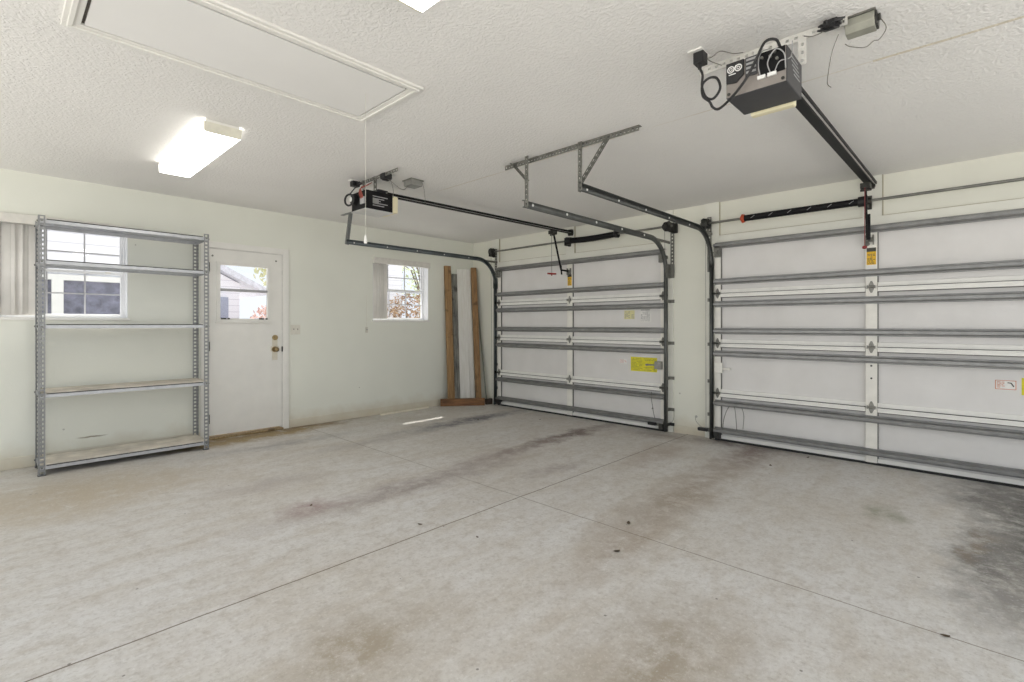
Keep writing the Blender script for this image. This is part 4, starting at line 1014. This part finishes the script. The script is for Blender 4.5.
def tree(c, r, n, m, trunk, label, nm, cat, seed, size):
    t = thing(nm, label, cat, (c[0], c[1], -.12))
    foliage(c, r, n, None, seed, size).build('foliage', m, t)
    mb = MB(); rr = random.Random(seed)
    mb.rings([(c[0], c[1], -.12), (c[0]+.03, c[1], c[2]*.5), (c[0], c[1]+.05, c[2]+r[2]*.4)], [trunk, trunk*.7, trunk*.3], 8)
    for k in range(5):
        a = rr.uniform(0, 2*PI); mb.rings([(c[0], c[1], c[2]*.6), (c[0]+math.cos(a)*r[0]*.4, c[1]+math.sin(a)*r[1]*.4, c[2]), (c[0]+math.cos(a)*r[0]*.8, c[1]+math.sin(a)*r[1]*.8, c[2]+r[2]*.3)], [trunk*.4, trunk*.25, trunk*.1], 6)
    mb.build('trunk', BARK, t)
tree((3.05, 6.3, 1.35), (.75, .6, .85), 1700, leafmat('autumn_leaves', (.28, .15, .07), (.60, .42, .25)), .06, 'brown leaved shrub seen through the lower panes of the small window', 'garden_shrub', 'shrub', 1, .055)
tree((4.5, 6.9, 1.75), (.55, .6, 1.15), 1300, leafmat('olive_leaves', (.16, .20, .09), (.42, .42, .24)), .05, 'olive green shrub at the right of the small window view', 'garden_shrub', 'shrub', 2, .055)
tree((6.0, 9.5, 3.3), (1.4, 1.0, 1.2), 420, leafmat('pale_green_leaves', (.36, .42, .22), (.62, .66, .42)), .09, 'pale green tree seen through the upper right panes of the small window', 'garden_tree', 'tree', 3, .12)
tree((.55, 9.0, 2.9), (.85, .8, .75), 420, leafmat('yellow_green_leaves', (.46, .46, .26), (.72, .70, .48)), .07, 'pale leafy tree behind the roof seen through the door glass', 'garden_tree', 'tree', 4, .11)
tree((-.78, 6.4, 1.0), (.55, .5, .72), 1600, leafmat('pinkish_leaves', (.52, .30, .24), (.74, .52, .44)), .04, 'pinkish shrub seen through the lower half of the door glass', 'garden_shrub', 'shrub', 5, .055)

# ------------------------------------------------------------------ daylight
w = bpy.data.worlds.new('daylight'); S.world = w; w.use_nodes = True
bg = w.node_tree.nodes['Background']
bg.inputs['Color'].default_value = (0.90, 0.95, 1.0, 1); bg.inputs['Strength'].default_value = 1.0
sun = bpy.data.lights.new('sun', 'SUN'); sun.energy = 9.0; sun.angle = math.radians(2); sun.color = (1, .95, .88)
so = bpy.data.objects.new('sun', sun); COL.objects.link(so); so.location = (0, 0, 20)
so.rotation_euler = V((-.19, -.54, -.936)).to_track_quat('-Z', 'Y').to_euler()

# ------------------------------------------------------------------ camera
cam = bpy.data.cameras.new('camera'); co_ = bpy.data.objects.new('camera', cam); COL.objects.link(co_)
co_.location = (-5.393, -5.994, 1.234)
co_.rotation_euler = (PI/2, 0, math.radians(43.5525-90))
cam.sensor_width = 36; cam.lens = 494/1024*36; cam.shift_y = -16.5/1024; cam.clip_start = .02
S.camera = co_
S.view_settings.view_transform = 'Standard'; S.view_settings.look = 'None'
S.view_settings.gamma = 1; S.view_settings.use_curve_mapping = False
S.view_settings.exposure = 0.27
S.cycles.max_bounces = 10; S.cycles.diffuse_bounces = 6; S.cycles.transparent_max_bounces = 12
S.cycles.use_denoising = True
